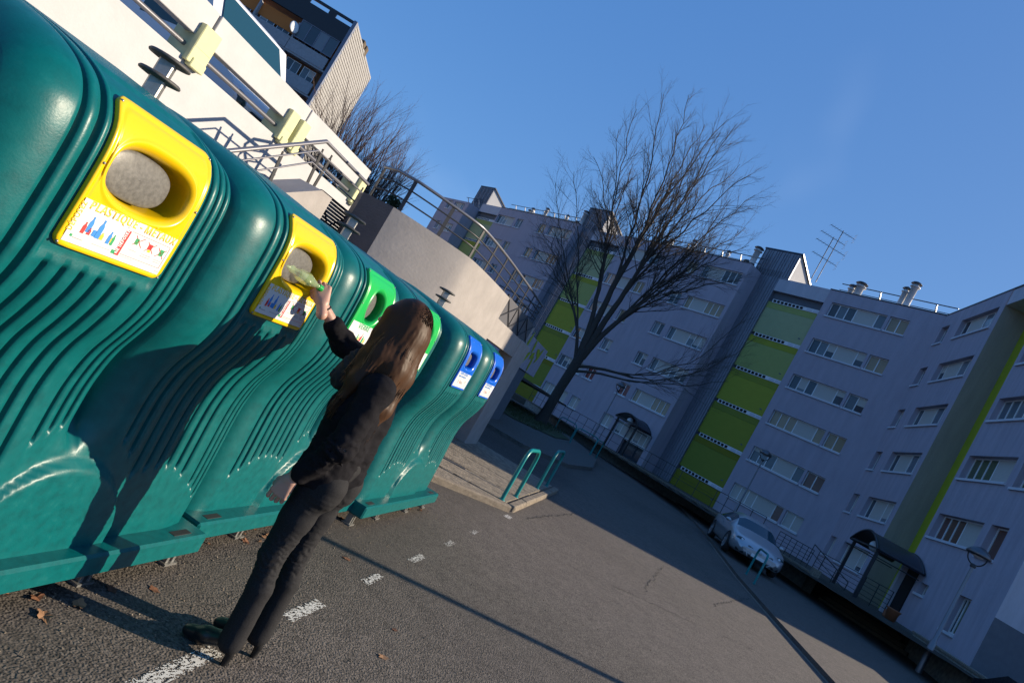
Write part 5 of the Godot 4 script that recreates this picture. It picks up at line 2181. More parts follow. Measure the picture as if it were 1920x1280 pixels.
func woman() -> void:
	var C := Vector3(-1.1, 0, -2.83)   # where she stands
	var o := MeshInstance3D.new()
	var skin := mat(Color(0.48, 0.28, 0.21), 0.5)
	skin.subsurf_scatter_enabled = true
	skin.subsurf_scatter_strength = 0.15
	var sh_n := Vector3(-1.06, 1.315, -2.67)
	var sh_f := Vector3(-1.17, 1.345, -2.99)
	var el_n := Vector3(-1.045, 1.045, -2.60)
	var wr_n := Vector3(-1.172, 0.828, -2.62)
	var el_f := Vector3(-1.455, 1.375, -3.0)
	var wr_f := Vector3(-1.575, 1.497, -2.845)
	var neck := Vector3(-1.12, 1.40, -2.83)
	var head := Vector3(-1.165, 1.585, -2.83)
	var hip_n := Vector3(-1.105, 0.85, -2.745)
	var hip_f := Vector3(-1.115, 0.85, -2.925)
	var kn_n := Vector3(-1.125, 0.49, -2.735)
	var kn_f := Vector3(-1.105, 0.50, -2.925)
	var an_n := Vector3(-1.095, 0.13, -2.745)
	var an_f := Vector3(-1.07, 0.13, -2.925)
	# body: one continuous surface under the clothes
	var st := S()
	var caps := []
	chain(caps, [Vector3(-1.11, 0.88, -2.84), Vector3(-1.12, 1.05, -2.84), Vector3(-1.115, 1.25, -2.83), neck], [0.05, 0.055, 0.06, 0.045])
	chain(caps, [sh_n, sh_f], [0.04, 0.04])
	chain(caps, [sh_n, el_n, wr_n], [0.045, 0.036, 0.025])
	chain(caps, [sh_f, el_f, wr_f], [0.045, 0.036, 0.025])
	chain(caps, [hip_n, kn_n, an_n], [0.05, 0.03, 0.026])
	chain(caps, [hip_f, kn_f, an_f], [0.05, 0.03, 0.026])
	chain(caps, [neck, Vector3(-1.145, 1.5, -2.83)], [0.05, 0.048])
	blob(st, caps, 0.012, 0.04)
	# head with its face towards the bins
	caps = []
	caps.append([head + Vector3(0.02, 0.035, 0), head + Vector3(-0.015, 0.03, 0), 0.085, 0.082])
	caps.append([head + Vector3(-0.03, -0.03, 0), head + Vector3(-0.055, -0.075, 0), 0.062, 0.04])
	caps.append([head + Vector3(-0.085, 0.02, 0), head + Vector3(-0.113, -0.018, 0), 0.009, 0.0125])
	caps.append([head + Vector3(-0.088, -0.052, -0.014), head + Vector3(-0.088, -0.052, 0.014), 0.0095, 0.0095])
	caps.append([head + Vector3(-0.086, -0.066, -0.011), head + Vector3(-0.086, -0.066, 0.011), 0.0095, 0.0095])
	caps.append([head + Vector3(-0.08, -0.1, 0), head + Vector3(-0.078, -0.102, 0), 0.018, 0.018])
	caps.append([head + Vector3(-0.083, 0.04, -0.03), head + Vector3(-0.083, 0.04, 0.03), 0.013, 0.013])
	for s in [-1.0, 1.0]:
		caps.append([head + Vector3(0.0, 0.01, s * 0.083), head + Vector3(0.006, -0.03, s * 0.08), 0.014, 0.01])
		caps.append([head + Vector3(-0.06, -0.015, s * 0.045), head + Vector3(-0.05, -0.03, s * 0.05), 0.028, 0.028])
	caps.append([head + Vector3(0.02, -0.06, 0), neck + Vector3(-0.01, 0.02, 0), 0.052, 0.05])
	blob(st, caps, 0.0045, 0.014)
	# hands
	var zb := Vector3(0.35, 0.75, 0.35)
	var yb := (Vector3(-0.5, 0.82, -0.02)).normalized()
	zb = (Vector3(0.55, 0.2, 0.80) - yb * Vector3(0.55, 0.2, 0.80).dot(yb)).normalized()
	hand(st, wr_f, Basis(yb.cross(zb), yb, zb), [[0.85, 0.85], [0.75, 0.95], [0.85, 1.0], [1.0, 1.05]], [Vector3(0.038, 0.035, -0.02), Vector3(0.04, 0.062, -0.042), Vector3(0.028, 0.082, -0.056)], -1.0)
	yb = Vector3(-0.18, -0.96, 0.05).normalized()
	zb = Vector3(0.3, 0.05, 0.95)
	zb = (zb - yb * zb.dot(yb)).normalized()
	hand(st, wr_n, Basis(yb.cross(zb), yb, zb), [[0.35, 0.75], [0.45, 0.8], [0.5, 0.85], [0.55, 0.85]], [Vector3(0.036, 0.035, -0.016), Vector3(0.04, 0.062, -0.03), Vector3(0.03, 0.084, -0.042)], 1.0)
	o.mesh = done(st)
	o.material_override = skin
	o.name = numbered("person")
	add_child(o)
	tag(o, "woman with long brown hair in dark clothes and heeled boots, posting a bottle", "person")
	# eyes
	for s in [-1.0, 1.0]:
		st = S()
		ball(st, head + Vector3(-0.079, 0.012, s * 0.031), Vector3.ONE * 0.0125, 8)
		var e := part("eye", st, mat(grey(0.6), 0.2), o)
		st = S()
		ball(st, head + Vector3(-0.089, 0.012, s * 0.0315), Vector3(0.004, 0.006, 0.006), 8)
		part("iris", st, mat(Color(0.05, 0.025, 0.012), 0.15), e)
	# jacket
	var crease := FastNoiseLite.new()
	crease.frequency = 9.0
	crease.fractal_octaves = 2
	crease.seed = 8
	var cloth := mottled(Color(0.0115, 0.011, 0.0135), 0.25, 3.0, 0.85, 0.25, 0.04, 61)
	cloth.metallic_specular = 0.2
	st = S()
	caps = []
	for s in [-0.075, 0.075]:
		chain(caps, [Vector3(-1.12, 0.885, -2.835 + s * 1.05), Vector3(-1.125, 1.02, -2.84 + s * 0.8), Vector3(-1.135, 1.16, -2.835 + s), Vector3(-1.125, 1.28, -2.83 + s)], [0.118, 0.103, 0.108, 0.085])
	chain(caps, [Vector3(-1.17, 1.17, -2.80), Vector3(-1.18, 1.02, -2.83)], [0.085, 0.08])
	chain(caps, [sh_n + Vector3(0, -0.015, -0.02), sh_f + Vector3(0, -0.015, 0.02)], [0.068, 0.068])
	chain(caps, [sh_n, el_n, wr_n.lerp(el_n, 0.2)], [0.066, 0.056, 0.043])
	chain(caps, [sh_f, el_f, el_f.lerp(wr_f, 0.45)], [0.066, 0.054, 0.049])
	blob(st, caps, 0.010, 0.035, func(p: Vector3) -> float:
		var amp := 0.006
		var n := crease.get_noise_3d(p.x * 1.2, p.y * 2.6, p.z * 1.2)
		var arm := smoothstep(0.12, 0.05, minf((p - el_n).length(), (p - el_f).length()))
		var waist := smoothstep(0.14, 0.02, absf(p.y - 0.98))
		return n * amp + (arm * 0.006 + waist * 0.004) * sin(p.y * 120.0 + p.x * 50.0 + n * 6.0))
	part("jacket", st, cloth, o)
	st = S()
	var a := el_f.lerp(wr_f, 0.44)
	var d := (wr_f - el_f).normalized()
	tube(st, [a - d * 0.01, a + d * 0.018, a + d * 0.02, a], [0.046, 0.047, 0.041, 0.038], 16, false)
	part("cuff", st, cloth, o)
	# scarf
	st = S()
	caps = []
	var ring := []
	for i in 11:
		var an := TAU * i / 10
		ring.append(Vector3(-1.165 + cos(an) * 0.075, 1.37 + 0.015 * sin(an * 2.0) + cos(an) * 0.03, -2.83 + sin(an) * 0.082))
	chain(caps, ring, [.035, .036, .04, .045, .056, .06, .056, .05, .045, .04, .035])
	chain(caps, [Vector3(-1.235, 1.37, -2.76), Vector3(-1.262, 1.27, -2.77)], [0.052, 0.058])
	blob(st, caps, 0.008, 0.02, func(p: Vector3) -> float: return 0.008 * sin(p.y * 95.0 + crease.get_noise_3d(p.x, p.y, p.z) * 9.0) * 0.6 + crease.get_noise_3d(p.x * 3.0, p.y * 3.0, p.z * 3.0) * 0.006)
	part("scarf", st, mottled(Color(0.024, 0.023, 0.022), 0.6, 14.0, 0.95, 0.5, 0.05, 62), o)
	# jeans
	var denim := mottled(Color(0.022, 0.022, 0.024), 0.4, 5.0, 0.8, 0.3, 0.05, 63)
	denim.metallic_specular = 0.25
	st = S()
	caps = []
	chain(caps, [Vector3(-1.115, 0.93, -2.78), Vector3(-1.115, 0.93, -2.9)], [0.098, 0.098])
	for s in [[hip_n, kn_n, an_n], [hip_f, kn_f, an_f]]:
		chain(caps, [s[0] + Vector3(0.035, 0.005, 0), s[0] + Vector3(0.03, -0.03, 0)], [0.086, 0.086])
		chain(caps, [s[0] + Vector3(0, 0.02, 0), s[0].lerp(s[1], 0.5), s[1], s[1].lerp(s[2], 0.4) + Vector3(0.012, 0, 0), s[2] + Vector3(0.0, -0.03, 0)], [0.088, 0.071, 0.054, 0.053, 0.054])
	blob(st, caps, 0.007, 0.02, func(p: Vector3) -> float:
		var n := crease.get_noise_3d(p.x * 1.6, p.y * 2.0, p.z * 1.6)
		var knee := smoothstep(0.2, 0.03, absf(p.y - 0.5))
		var seat := smoothstep(0.1, 0.0, absf(p.y - 0.77))
		return (knee * 0.0032 + seat * 0.002) * sin(p.y * 230.0 + p.z * 30.0 + p.x * 60.0 + n * 6.0) + n * 0.0015)
	part("jeans", st, denim, o)
	# boots
	var leather := mat(Color(0.012, 0.012, 0.013), 0.32)
	for s in [[an_n, Vector3(-1.29, 0.028, -2.745), Vector3(-1.075, 0, -2.745)], [an_f, Vector3(-1.265, 0.028, -2.93), Vector3(-1.045, 0, -2.925)]]:
		st = S()
		caps = []
		chain(caps, [s[0] + Vector3(0, 0.08, 0), s[0], s[0] + Vector3(0.005, -0.035, 0)], [0.045, 0.044, 0.036])
		chain(caps, [s[0] + Vector3(0.0, -0.03, 0), s[1] + Vector3(0.085, 0.028, 0), s[1]], [0.034, 0.036, 0.024])
		chain(caps, [s[1] + Vector3(0.07, 0.0, -0.012), s[1] + Vector3(0.02, 0.0, -0.006)], [0.026, 0.024])
		blob(st, caps, 0.006, 0.02)
		var b := part("boot", st, leather, o)
		st = S()
		tube(st, [s[0] + Vector3(0.012, -0.05, 0), Vector3(s[2].x + 0.004, 0.045, s[2].z), s[2]], [0.027, 0.019, 0.012], 12)
		part("heel", st, leather, b)
	# bracelet
	st = S()
	var bp := el_f.lerp(wr_f, 0.88)
	var bx := d.cross(Vector3.UP).normalized()
	var by := d.cross(bx)
	var loop := []
	for i in 17:
		var an := TAU * i / 16
		loop.append(bp + (bx * cos(an) + by * sin(an)) * 0.0275 + d * 0.006 * sin(an))
	tube(st, loop, 0.0035, 6, false)
	part("bracelet", st, M.black_rubber, o)
	hair(o, head)
	bottle(wr_f)


func hair(o: Node, head: Vector3) -> void:
	var st := S()
	var caps := []
	caps.append([head + Vector3(0.012, 0.042, 0.0), head + Vector3(0.035, -0.01, 0.0), 0.1, 0.095])
	# a curtain that falls down the back and over the near shoulder
	var falls := [
		[Vector3(-0.005, 0.02, 0.045), Vector3(0.01, -0.15, 0.095), Vector3(0.0, -0.29, 0.15), Vector3(-0.02, -0.42, 0.18), .06, .056, .038, .015],
		[Vector3(0.035, 0.0, 0.02), Vector3(0.07, -0.17, 0.05), Vector3(0.085, -0.33, 0.09), Vector3(0.095, -0.47, 0.12), .08, .068, .046, .016],
		[Vector3(0.055, -0.02, -0.03), Vector3(0.095, -0.19, -0.02), Vector3(0.115, -0.35, 0.02), Vector3(0.12, -0.46, 0.06), .07, .058, .04, .015],
		[Vector3(-0.045, 0.03, 0.055), Vector3(-0.045, -0.07, 0.075), Vector3(-0.04, -0.18, 0.105), Vector3(-0.06, -0.27, 0.14), .04, .032, .03, .016]]
	for f in falls:
		chain(caps, [head + f[0], head + f[1], head + f[2], head + f[3]], [f[4], f[5], f[6], f[7]])
	var strand := FastNoiseLite.new()
	strand.frequency = 55.0
	strand.seed = 12
	blob(st, caps, 0.008, 0.03, func(p: Vector3) -> float: return strand.get_noise_2d((p.z - p.x * 0.7) + p.y * 0.12, p.y * 0.06) * 0.0035)
	var m := mat(Color(0.055, 0.025, 0.011), 0.5)
	m.metallic_specular = 0.3
	var h := part("hair", st, m, o)
	# loose strands in several browns
	var tones := [Color(0.025, 0.011, 0.005), Color(0.06, 0.026, 0.01), Color(0.125, 0.055, 0.02), Color(0.24, 0.115, 0.045)]
	for tone in 4:
		st = S()
		for k in 560:
			var an := rng.randf_range(-0.6, 2.9)
			var el := rng.randf_range(0.25, 1.45)
			var r := 0.1
			var root := head + Vector3(0.018, 0.04, 0) + Vector3(cos(an - 0.9) * cos(el) * r, sin(el) * r, sin(an - 0.9) * cos(el) * r * 0.98)
			# pick a fall and follow its surface
			var f: Array = falls[[1, 1, 2, 0, 0, 3][rng.randi() % 6]] if sin(an - 0.9) > -0.35 else falls[2]
			var a := rng.randf_range(-0.6, 2.4)
			var side := Vector3(cos(a - 0.4), 0, sin(a - 0.4))
			var pts := [root]
			var rr := rng.randf_range(0.85, 1.06)
			var wob := Vector3(rng.randf_range(-1, 1), 0, rng.randf_range(-1, 1)) * 0.006
			for j in range(1, 4):
				pts.append(head + f[j - 1].lerp(f[j], 0.6) + side * f[4 + j] * rr * 1.02 + wob * j * 0.5)
			pts.append(head + f[3] + side * f[7] * rr + wob * 2.0 + Vector3(0, rng.randf_range(-0.06, 0.05), 0))
			var fine := []
			for i in pts.size() - 1:
				for j in 4:
					fine.append((pts[i] as Vector3).cubic_interpolate(pts[i + 1], pts[maxi(i - 1, 0)], pts[mini(i + 2, pts.size() - 1)], j / 4.0))
			fine.append(pts[pts.size() - 1])
			var w := rng.randf_range(0.0007, 0.0016)
			var rads := []
			for i in fine.size():
				rads.append(w * lerpf(1.0, 0.35, float(i) / fine.size()))
			tube(st, fine, rads, 3, false)
		var sm := mat(tones[tone], 0.42)
		sm.metallic_specular = 0.35
		tag(part("strands", st, sm, h), "", "", "", "stuff")


func bottle(wr: Vector3) -> void:
	# crumpled clear bottle, its green-capped end in the fingers and its body in the inlet
	var st := S()
	var a := Vector3(-1.612, 1.556, -2.815)
	var dir := (Vector3(-1.735, 1.575, -2.60) - a).normalized()
	var side := dir.cross(Vector3.UP).normalized()
	var up := side.cross(dir)
	var prof := [[0.0, .012], [0.02, .013], [0.03, .018], [0.07, .034], [0.11, .036], [0.135, .027], [0.15, .02], [0.17, .026], [0.2, .031], [0.245, .032], [0.25, .006]]
	var p := PackedVector3Array()
	var n := 28
	for i in prof.size():
		for k in n:
			var an := TAU * k / n
			var dent := 1.0 + 0.12 * sin(an * 3.0 + i * 1.3) + 0.06 * sin(an * 5.0 - i)
			var squash := 0.72 if i > 3 else 0.9
			p.append(a + dir * prof[i][0] + (side * cos(an) * 1.05 + up * sin(an) * squash) * prof[i][1] * (dent if i > 2 else 1.0))
	grid(st, p, n, prof.size(), false, true)
	var m := mat(Color(0.55, 0.75, 0.35), 0.05)
	m.transparency = BaseMaterial3D.TRANSPARENCY_ALPHA
	m.albedo_color.a = 0.28
	var o := part("plastic_bottle", st, m)
	tag(o, "crumpled clear green plastic bottle held in her fingers at the yellow inlet", "bottle")
	st = S()
	tube(st, [a - dir * 0.016, a + dir * 0.004], [0.0145, 0.0145], 16)
	part("cap", st, M.green_plastic, o)


# ------------------------------------------------------------------ dead leaves
func leaf_mesh(sd: int) -> ArrayMesh:
	var r := RandomNumberGenerator.new()
	r.seed = sd
	var st := S()
	var n := 18
	var rim := []
	for i in n:
		var a := TAU * i / n
		var lobe := 0.6 + 0.4 * absf(cos(a * 2.5)) + r.randf_range(-0.08, 0.08)
		rim.append(Vector3(cos(a) * lobe, 0.12 + 0.25 * sin(a * 2.0 + sd) + r.randf_range(0, 0.2), sin(a) * lobe * 0.7))
	st.set_smooth_group(-1)
	for i in n:
		tri(st, Vector3(0, 0.02, 0), rim[i], rim[(i + 1) % n])
	tube(st, [Vector3(0, 0.03, 0), Vector3(1.3, 0.1, 0.1)], [0.03, 0.02], 3, false)
	return done(st)


func litter() -> void:
	var meshes := []
	for k in 4:
		meshes.append(leaf_mesh(70 + k))
	var browns := [mat(Color(0.2, 0.085, 0.04), 0.8), mat(Color(0.3, 0.16, 0.08), 0.8), mat(Color(0.12, 0.05, 0.025), 0.8)]
	var spots := [
		[Vector3(-1.59, 0, -2.87), .032, "curled russet leaf on the asphalt just in front of the nearest bank"],
		[Vector3(-1.62, 0, -2.47), .042, "large crumpled brown leaf beside the nearest bank's foot, lower left"],
		[Vector3(-1.66, 0, -2.68), .034, "pale brown leaf half under the nearest bank"],
		[Vector3(-1.39, 0, -4.56), .035, "dark brown leaf on the asphalt beyond the woman's legs"],
		[Vector3(-0.67, 0, -3.67), .035, "small flat russet leaf in the middle of the sunlit asphalt"],
		[Vector3(-0.76, 0, -4.05), .025, "tiny brown leaf on the sunlit asphalt, beyond the russet one"],
		[Vector3(-0.42, 0, -2.95), .03, "small orange-brown leaf on the asphalt near the bottom edge"],
		[Vector3(-1.61, 0, -2.3), .042, "broad brown leaf at the bottom left under the bank"]]
	for i in spots.size():
		var s: Array = spots[i]
		var o := put("dead_leaf", meshes[i % 4], browns[i % 3])
		o.transform = Transform3D(Basis(Vector3.UP, rng.randf() * TAU).scaled(Vector3(s[1], s[1] * (0.5 if s[1] > 0.04 else 0.2), s[1])), s[0] + Vector3(0, 0.003, 0))
		tag(o, s[2], "leaf", "dead leaves on the asphalt")
	for b in 2:
		var mm := MultiMesh.new()
		mm.transform_format = MultiMesh.TRANSFORM_3D
		mm.mesh = meshes[b]
		mm.instance_count = 130
		for i in 130:
			var z := rng.randf_range(-7.2, -1.2)
			var x := -1.76 - absf(rng.randfn(0.0, 0.25)) + (0.12 if rng.randf() < 0.15 else 0.0)
			var s := rng.randf_range(0.012, 0.034)
			mm.set_instance_transform(i, Transform3D(Basis.from_euler(Vector3(rng.randf_range(-0.3, 0.3), rng.randf() * TAU, rng.randf_range(-0.3, 0.3))).scaled(Vector3(s, s * 0.6, s)), Vector3(x, 0.006, z)))
		var o := MultiMeshInstance3D.new()
		o.name = numbered("leaf_litter")
		o.multimesh = mm
		o.material_override = browns[b]
		add_child(o)
		tag(o, "brown leaf litter gathered under the teal banks", "leaf litter", "", "stuff")
	# grit swept against the bases
	var grit := S()
	box(grit, Vector3.ZERO, Vector3.ONE)
	var gm := MultiMesh.new()
	gm.transform_format = MultiMesh.TRANSFORM_3D
	gm.mesh = done(grit)
	gm.instance_count = 1500
	for i in 1500:
		var s := rng.randf_range(0.002, 0.007)
		gm.set_instance_transform(i, Transform3D(Basis.from_euler(Vector3(rng.randf() * 3.0, rng.randf() * TAU, 0)).scaled(Vector3.ONE * s), Vector3(-1.62 + rng.randfn(0.0, 0.16) if rng.randf() < 0.6 else rng.randf_range(-1.6, 2.6), 0.002, rng.randf_range(-8.5, -1.5))))
	var go := MultiMeshInstance3D.new()
	go.name = "grit"
	go.multimesh = gm
	go.material_override = M.kerb
	add_child(go)
	tag(go, "pale grit and crumbs scattered on the asphalt", "grit", "", "stuff")

# ------------------------------------------------------------------ street furniture
func hoop(label: String, a: Vector3, b: Vector3, h: float, r := 0.03) -> void:
	var o := thing("hoop_barrier", label, "barrier", a, Basis.IDENTITY, "turquoise hoop barriers")
	var d := b - a
	var w := d.length()
	var u := d / w
	var c := minf(0.2, w * 0.3)
	var pts := [Vector3(0, -0.1, 0), Vector3(0, h - c, 0)]
	for i in range(1, 6):
		var t := PI * 0.5 * i / 6.0
		pts.append(Vector3(0, h - c, 0) + u * c * (1.0 - cos(t)) + Vector3(0, c * sin(t), 0))
	pts.append(Vector3(0, h, 0) + u * c)
	pts.append(Vector3(0, h, 0) + u * (w - c))
	for i in range(1, 6):
		var t := PI * 0.5 * i / 6.0
		pts.append(Vector3(0, h - c, 0) + u * (w - c + c * sin(t)) + Vector3(0, c * cos(t), 0))
	pts.append(u * w + Vector3(0, h - c, 0))
	pts.append(u * w + Vector3(0, -0.1, 0))
	var st := S()
	tube(st, pts, r, 12)
	part("hoop", st, M.teal_post, o)
	for p in [Vector3.ZERO, u * w]:
		st = S()
		lathe(st, [[r * 1.7, 0.0], [r * 1.7, 0.008], [r * 1.1, 0.014]], Transform3D(Basis.IDENTITY, p), 12)
		part("foot_plate", st, M.teal_post, o)


func lamp(label: String, base: Vector3, h: float, r: float) -> void:
	var o := thing("street_lamp", label, "street lamp", base, Basis.IDENTITY, "street lamps along the flats")
	var st := S()
	lathe(st, [[r * 1.5, 0.0], [r * 1.5, 1.0], [r, 1.05], [r * 0.7, h - 0.55], [r * 0.7, h - 0.5]], Transform3D.IDENTITY, 12)
	part("pole", st, M.grey_metal, o)
	st = S()
	lathe(st, [[r * 1.2, h - 0.56], [r * 1.4, h - 0.52], [r * 1.1, h - 0.45]], Transform3D.IDENTITY, 12)
	for s in [-1.0, 1.0]:
		var arc := []
		for i in 9:
			var a := -PI / 2 + PI * 0.5 * i / 8.0
			arc.append(Vector3(s * cos(a) * 0.26, h - 0.2 + sin(a) * 0.28, 0.0))
		tube(st, arc, 0.02, 6)
	part("yoke", st, M.dark_metal, o)
	st = S()
	lathe(st, [[0.02, h - 0.2], [0.3, h - 0.2], [0.34, h - 0.16], [0.25, h - 0.03], [0.1, h + 0.06], [0.001, h + 0.08]], Transform3D.IDENTITY, 20)
	part("lamp_hood", st, M.cap_metal, o)
	st = S()
	lathe(st, [[0.001, h - 0.26], [0.1, h - 0.25], [0.16, h - 0.205]], Transform3D.IDENTITY, 16)
	part("lamp_glass", st, M.globe, o)


func street_things() -> void:
	hoop("nearest turquoise hoop barrier, sunlit on the pavement corner", Vector3(-1.40, 0.085, -9.72), Vector3(-1.37, 0.085, -10.66), 0.8)
	hoop("second turquoise hoop barrier, in the shade just behind the sunlit one", Vector3(-1.40, 0.085, -13.05), Vector3(-1.38, 0.085, -14.2), 0.8)
	hoop("single turquoise hoop barrier standing in front of the silver car", Vector3(4.15, 0.11, -21.4), Vector3(4.16, 0.11, -20.0), 0.85)
	hoop("leftmost of three shaded turquoise hoops near the bare tree", Vector3(-4.9, 0.42, -38.5), Vector3(-3.8, 0.42, -38.0), 0.85)
	hoop("middle of three shaded turquoise hoops near the bare tree", Vector3(-3.3, 0.40, -33.6), Vector3(-2.2, 0.40, -34.4), 0.85)
	hoop("rightmost of three shaded turquoise hoops near the bare tree", Vector3(-2.15, 0.40, -33.2), Vector3(-1.9, 0.40, -34.6), 0.8)
	lamp("thin street lamp in front of the red-curtained window", Vector3(-3.34, 0.9, -45.4), 4.1, 0.05)
	lamp("street lamp behind the silver car, in front of the block with green panels", Vector3(5.5, 0.9, -38.2), 4.1, 0.05)
	lamp("street lamp at the right, standing before the low planter wall", Vector3(9.55, 0.1, -22.45), 3.95, 0.06)
	lamp("street lamp beyond the right edge whose shadow crosses the asphalt", Vector3(5.9, 0.1, -8.15), 5.6, 0.055)


# ------------------------------------------------------------------ vehicles
func loft(st: SurfaceTool, secs: Array, flip := false) -> void:   # rings of equal length
	var p := PackedVector3Array()
	for s in secs:
		for v in s:
			p.append(v)
	grid(st, p, secs[0].size(), secs.size(), flip, true)


func wheel(root: Node, at: Vector3, r: float, side: float) -> void:
	var xf := Transform3D(Basis(Vector3.BACK, -PI / 2 * side), at)
	var st := S()
	lathe(st, [[r * 0.66, -0.1], [r * 0.94, -0.1], [r, -0.06], [r, 0.06], [r * 0.94, 0.1], [r * 0.68, 0.1]], xf, 24)
	var w := part("wheel", st, M.tyre, root)
	st = S()
	lathe(st, [[r * 0.68, 0.1], [r * 0.62, 0.105], [r * 0.6, 0.05], [0.001, 0.03]], xf, 24)
	for k in 5:
		var a := TAU * k / 5
		bar(st, xf * Vector3(0, 0.075, 0), xf * Vector3(cos(a) * r * 0.62, 0.085, sin(a) * r * 0.62), 0.06, 0.03)
	part("rim", st, M.alloy, w)


func vehicles() -> void:
	silver_car()
	deck_van()
	deck_car()
	dark_car()


func silver_car() -> void:
	# front faces +z
	var root := thing("parked_car", "silver saloon car parked by the retaining wall behind a turquoise hoop", "car", Vector3(4.5, 0.2, -26.0), Basis(Vector3.UP, deg_to_rad(4.0)))
	var paint := mat(Color(0.42, 0.43, 0.45), 0.28, 0.55)
	paint.clearcoat_enabled = true
	paint.clearcoat = 0.8
	paint.clearcoat_roughness = 0.08
	# [z, half width, sill y, belt y, roof y, roof half width]
	var spec := [[-2.42, .66, .42, .78, .80, .50], [-2.3, .8, .28, .88, .93, .62], [-1.9, .88, .22, .94, 1.0, .66], [-1.45, .91, .2, .95, 1.14, .62], [-0.9, .92, .19, .95, 1.33, .58], [-0.3, .92, .19, .94, 1.40, .58], [0.2, .92, .19, .93, 1.39, .57], [0.55, .92, .19, .92, 1.29, .58], [1.05, .92, .2, .90, .99, .68], [1.35, .91, .2, .84, .90, .68], [1.8, .9, .22, .76, .80, .66], [2.15, .84, .24, .66, .70, .6], [2.36, .7, .3, .56, .6, .5], [2.42, .58, .36, .5, .52, .42]]
	var secs := []
	for s in spec:
		var ring := []
		var hw: float = s[1]
		var k := [[0.86, s[2]], [0.985, s[2] + 0.1], [1.0, lerpf(s[2], s[3], 0.5)], [0.985, s[3] - 0.06], [0.95, s[3]]]
		for e in k:
			ring.append(Vector3(hw * e[0], e[1], s[0]))
		ring.append(Vector3(lerpf(hw * 0.95, s[5], 0.75), lerpf(s[3], s[4], 0.75), s[0]))
		ring.append(Vector3(s[5] * 0.86, s[4], s[0]))
		ring.append(Vector3(s[5] * 0.4, s[4] + 0.022, s[0]))
		var full := ring.duplicate()
		for i in range(ring.size() - 1, -1, -1):
			full.append(Vector3(-ring[i].x, ring[i].y, ring[i].z))
		secs.append(full)
	var st := S()
	var gs := S()
	var ws := S()
	var rs := S()
	for g in [st, gs, ws, rs]:
		g.set_smooth_group(1)
	var rn: int = secs[0].size()
	for i in secs.size() - 1:
		for k in rn:
			var k2 := (k + 1) % rn
			var zc: float = (spec[i][0] + spec[i + 1][0]) * 0.5
			var top := k >= 5 and k < rn - 6
			var flank := k == 4 or k == rn - 6
			var to: SurfaceTool = st
			if top and zc > 0.55 and zc < 1.05:
				to = ws
			elif (top or flank) and zc < -0.9 and zc > -1.9 and top:
				to = rs
			elif flank and zc > -1.45 and zc < 0.8:
				to = gs
			tri(to, secs[i][k], secs[i + 1][k], secs[i + 1][k2])
			tri(to, secs[i][k], secs[i + 1][k2], secs[i][k2])
	poly(st, secs[0], Vector3(0, 0.5, 0))
	poly(st, secs[secs.size() - 1], Vector3(0, 0.5, 0))
	part("body", st, paint, root)
	part("windscreen", ws, M.windscreen, root)
	part("rear_window", rs, M.glass, root)
	part("side_window", gs, M.glass, root)
	for s in [-1.0, 1.0]:
		st = S()
		ball(st, Vector3(s * 0.98, 0.98, 0.72), Vector3(0.1, 0.065, 0.07), 8)
		part("wing_mirror", st, paint, root)
		st = S()
		box(st, Vector3(s * 0.918, 0.8, -0.15), Vector3(0.02, 0.025, 0.2), Basis.IDENTITY, 0.006)
		part("door_handle", st, paint, root)
		st = S()
		ball(st, Vector3(s * 0.66, 0.64, 2.08), Vector3(0.17, 0.075, 0.17), 10)
		var hl := part("headlight", st, M.glass, root)
		st = S()
		ball(st, Vector3(s * 0.64, 0.65, 2.2), Vector3(0.05, 0.045, 0.06), 8)
		part("lens", st, M.globe, hl)
		st = S()
		box(st, Vector3(s * 0.6, 0.33, 2.3), Vector3(0.3, 0.1, 0.1), Basis(Vector3.UP, s * 0.5), 0.03)
		part("air_intake", st, M.black_rubber, root)
		for z in [1.42, -1.36]:
			st = S()
			var arch := []
			for i in 13:
				var an := PI * i / 12.0
				arch.append(Vector3(s * 0.9, 0.3 + sin(an) * 0.37, z + cos(an) * 0.37))
			tube(st, arch, 0.03, 6)
			part("wheel_arch", st, M.black_rubber, root)
			wheel(root, Vector3(s * 0.83, 0.1 + 0.22, z), 0.33, s)
	st = S()
	for k in 4:
		box(st, Vector3(0, 0.44 + k * 0.045, 2.41 - k * 0.012), Vector3(0.86 - 0.0 * k, 0.016, 0.03))
	part("grille_bar", st, M.alloy, root)
	st = S()
	box(st, Vector3(0, 0.5, 2.36), Vector3(0.9, 0.2, 0.07), Basis.IDENTITY, 0.03)
	part("grille", st, M.black_rubber, root)
	st = S()
	box(st, Vector3(0, 0.3, 2.385), Vector3(0.62, 0.09, 0.05), Basis.IDENTITY, 0.02)
	part("lower_grille", st, M.black_rubber, root)
	st = S()
	box(st, Vector3(0, 0.385, 2.445), Vector3(0.5, 0.1, 0.012), Basis.IDENTITY, 0.004)
	part("number_plate", st, M.white, root)
	st = S()
	lathe(st, [[0.045, 0.0], [0.06, 0.0], [0.06, 0.012], [0.045, 0.012]], Transform3D(Basis(Vector3.RIGHT, PI / 2), Vector3(0, 0.55, 2.425)), 16)
	bar(st, Vector3(-0.03, 0.575, 2.435), Vector3(0, 0.52, 2.435), 0.01, 0.01)
	bar(st, Vector3(0.03, 0.575, 2.435), Vector3(0, 0.52, 2.435), 0.01, 0.01)
	part("badge", st, M.alloy, root)
	st = S()
	for s in [-1.0, 1.0]:
		tube(st, [Vector3(s * 0.47, 0.57, 2.36), Vector3(s * 0.4, 0.36, 2.44), Vector3(s * 0.34, 0.27, 2.43)], 0.014, 6)
	part("chrome_trim", st, M.alloy, root)


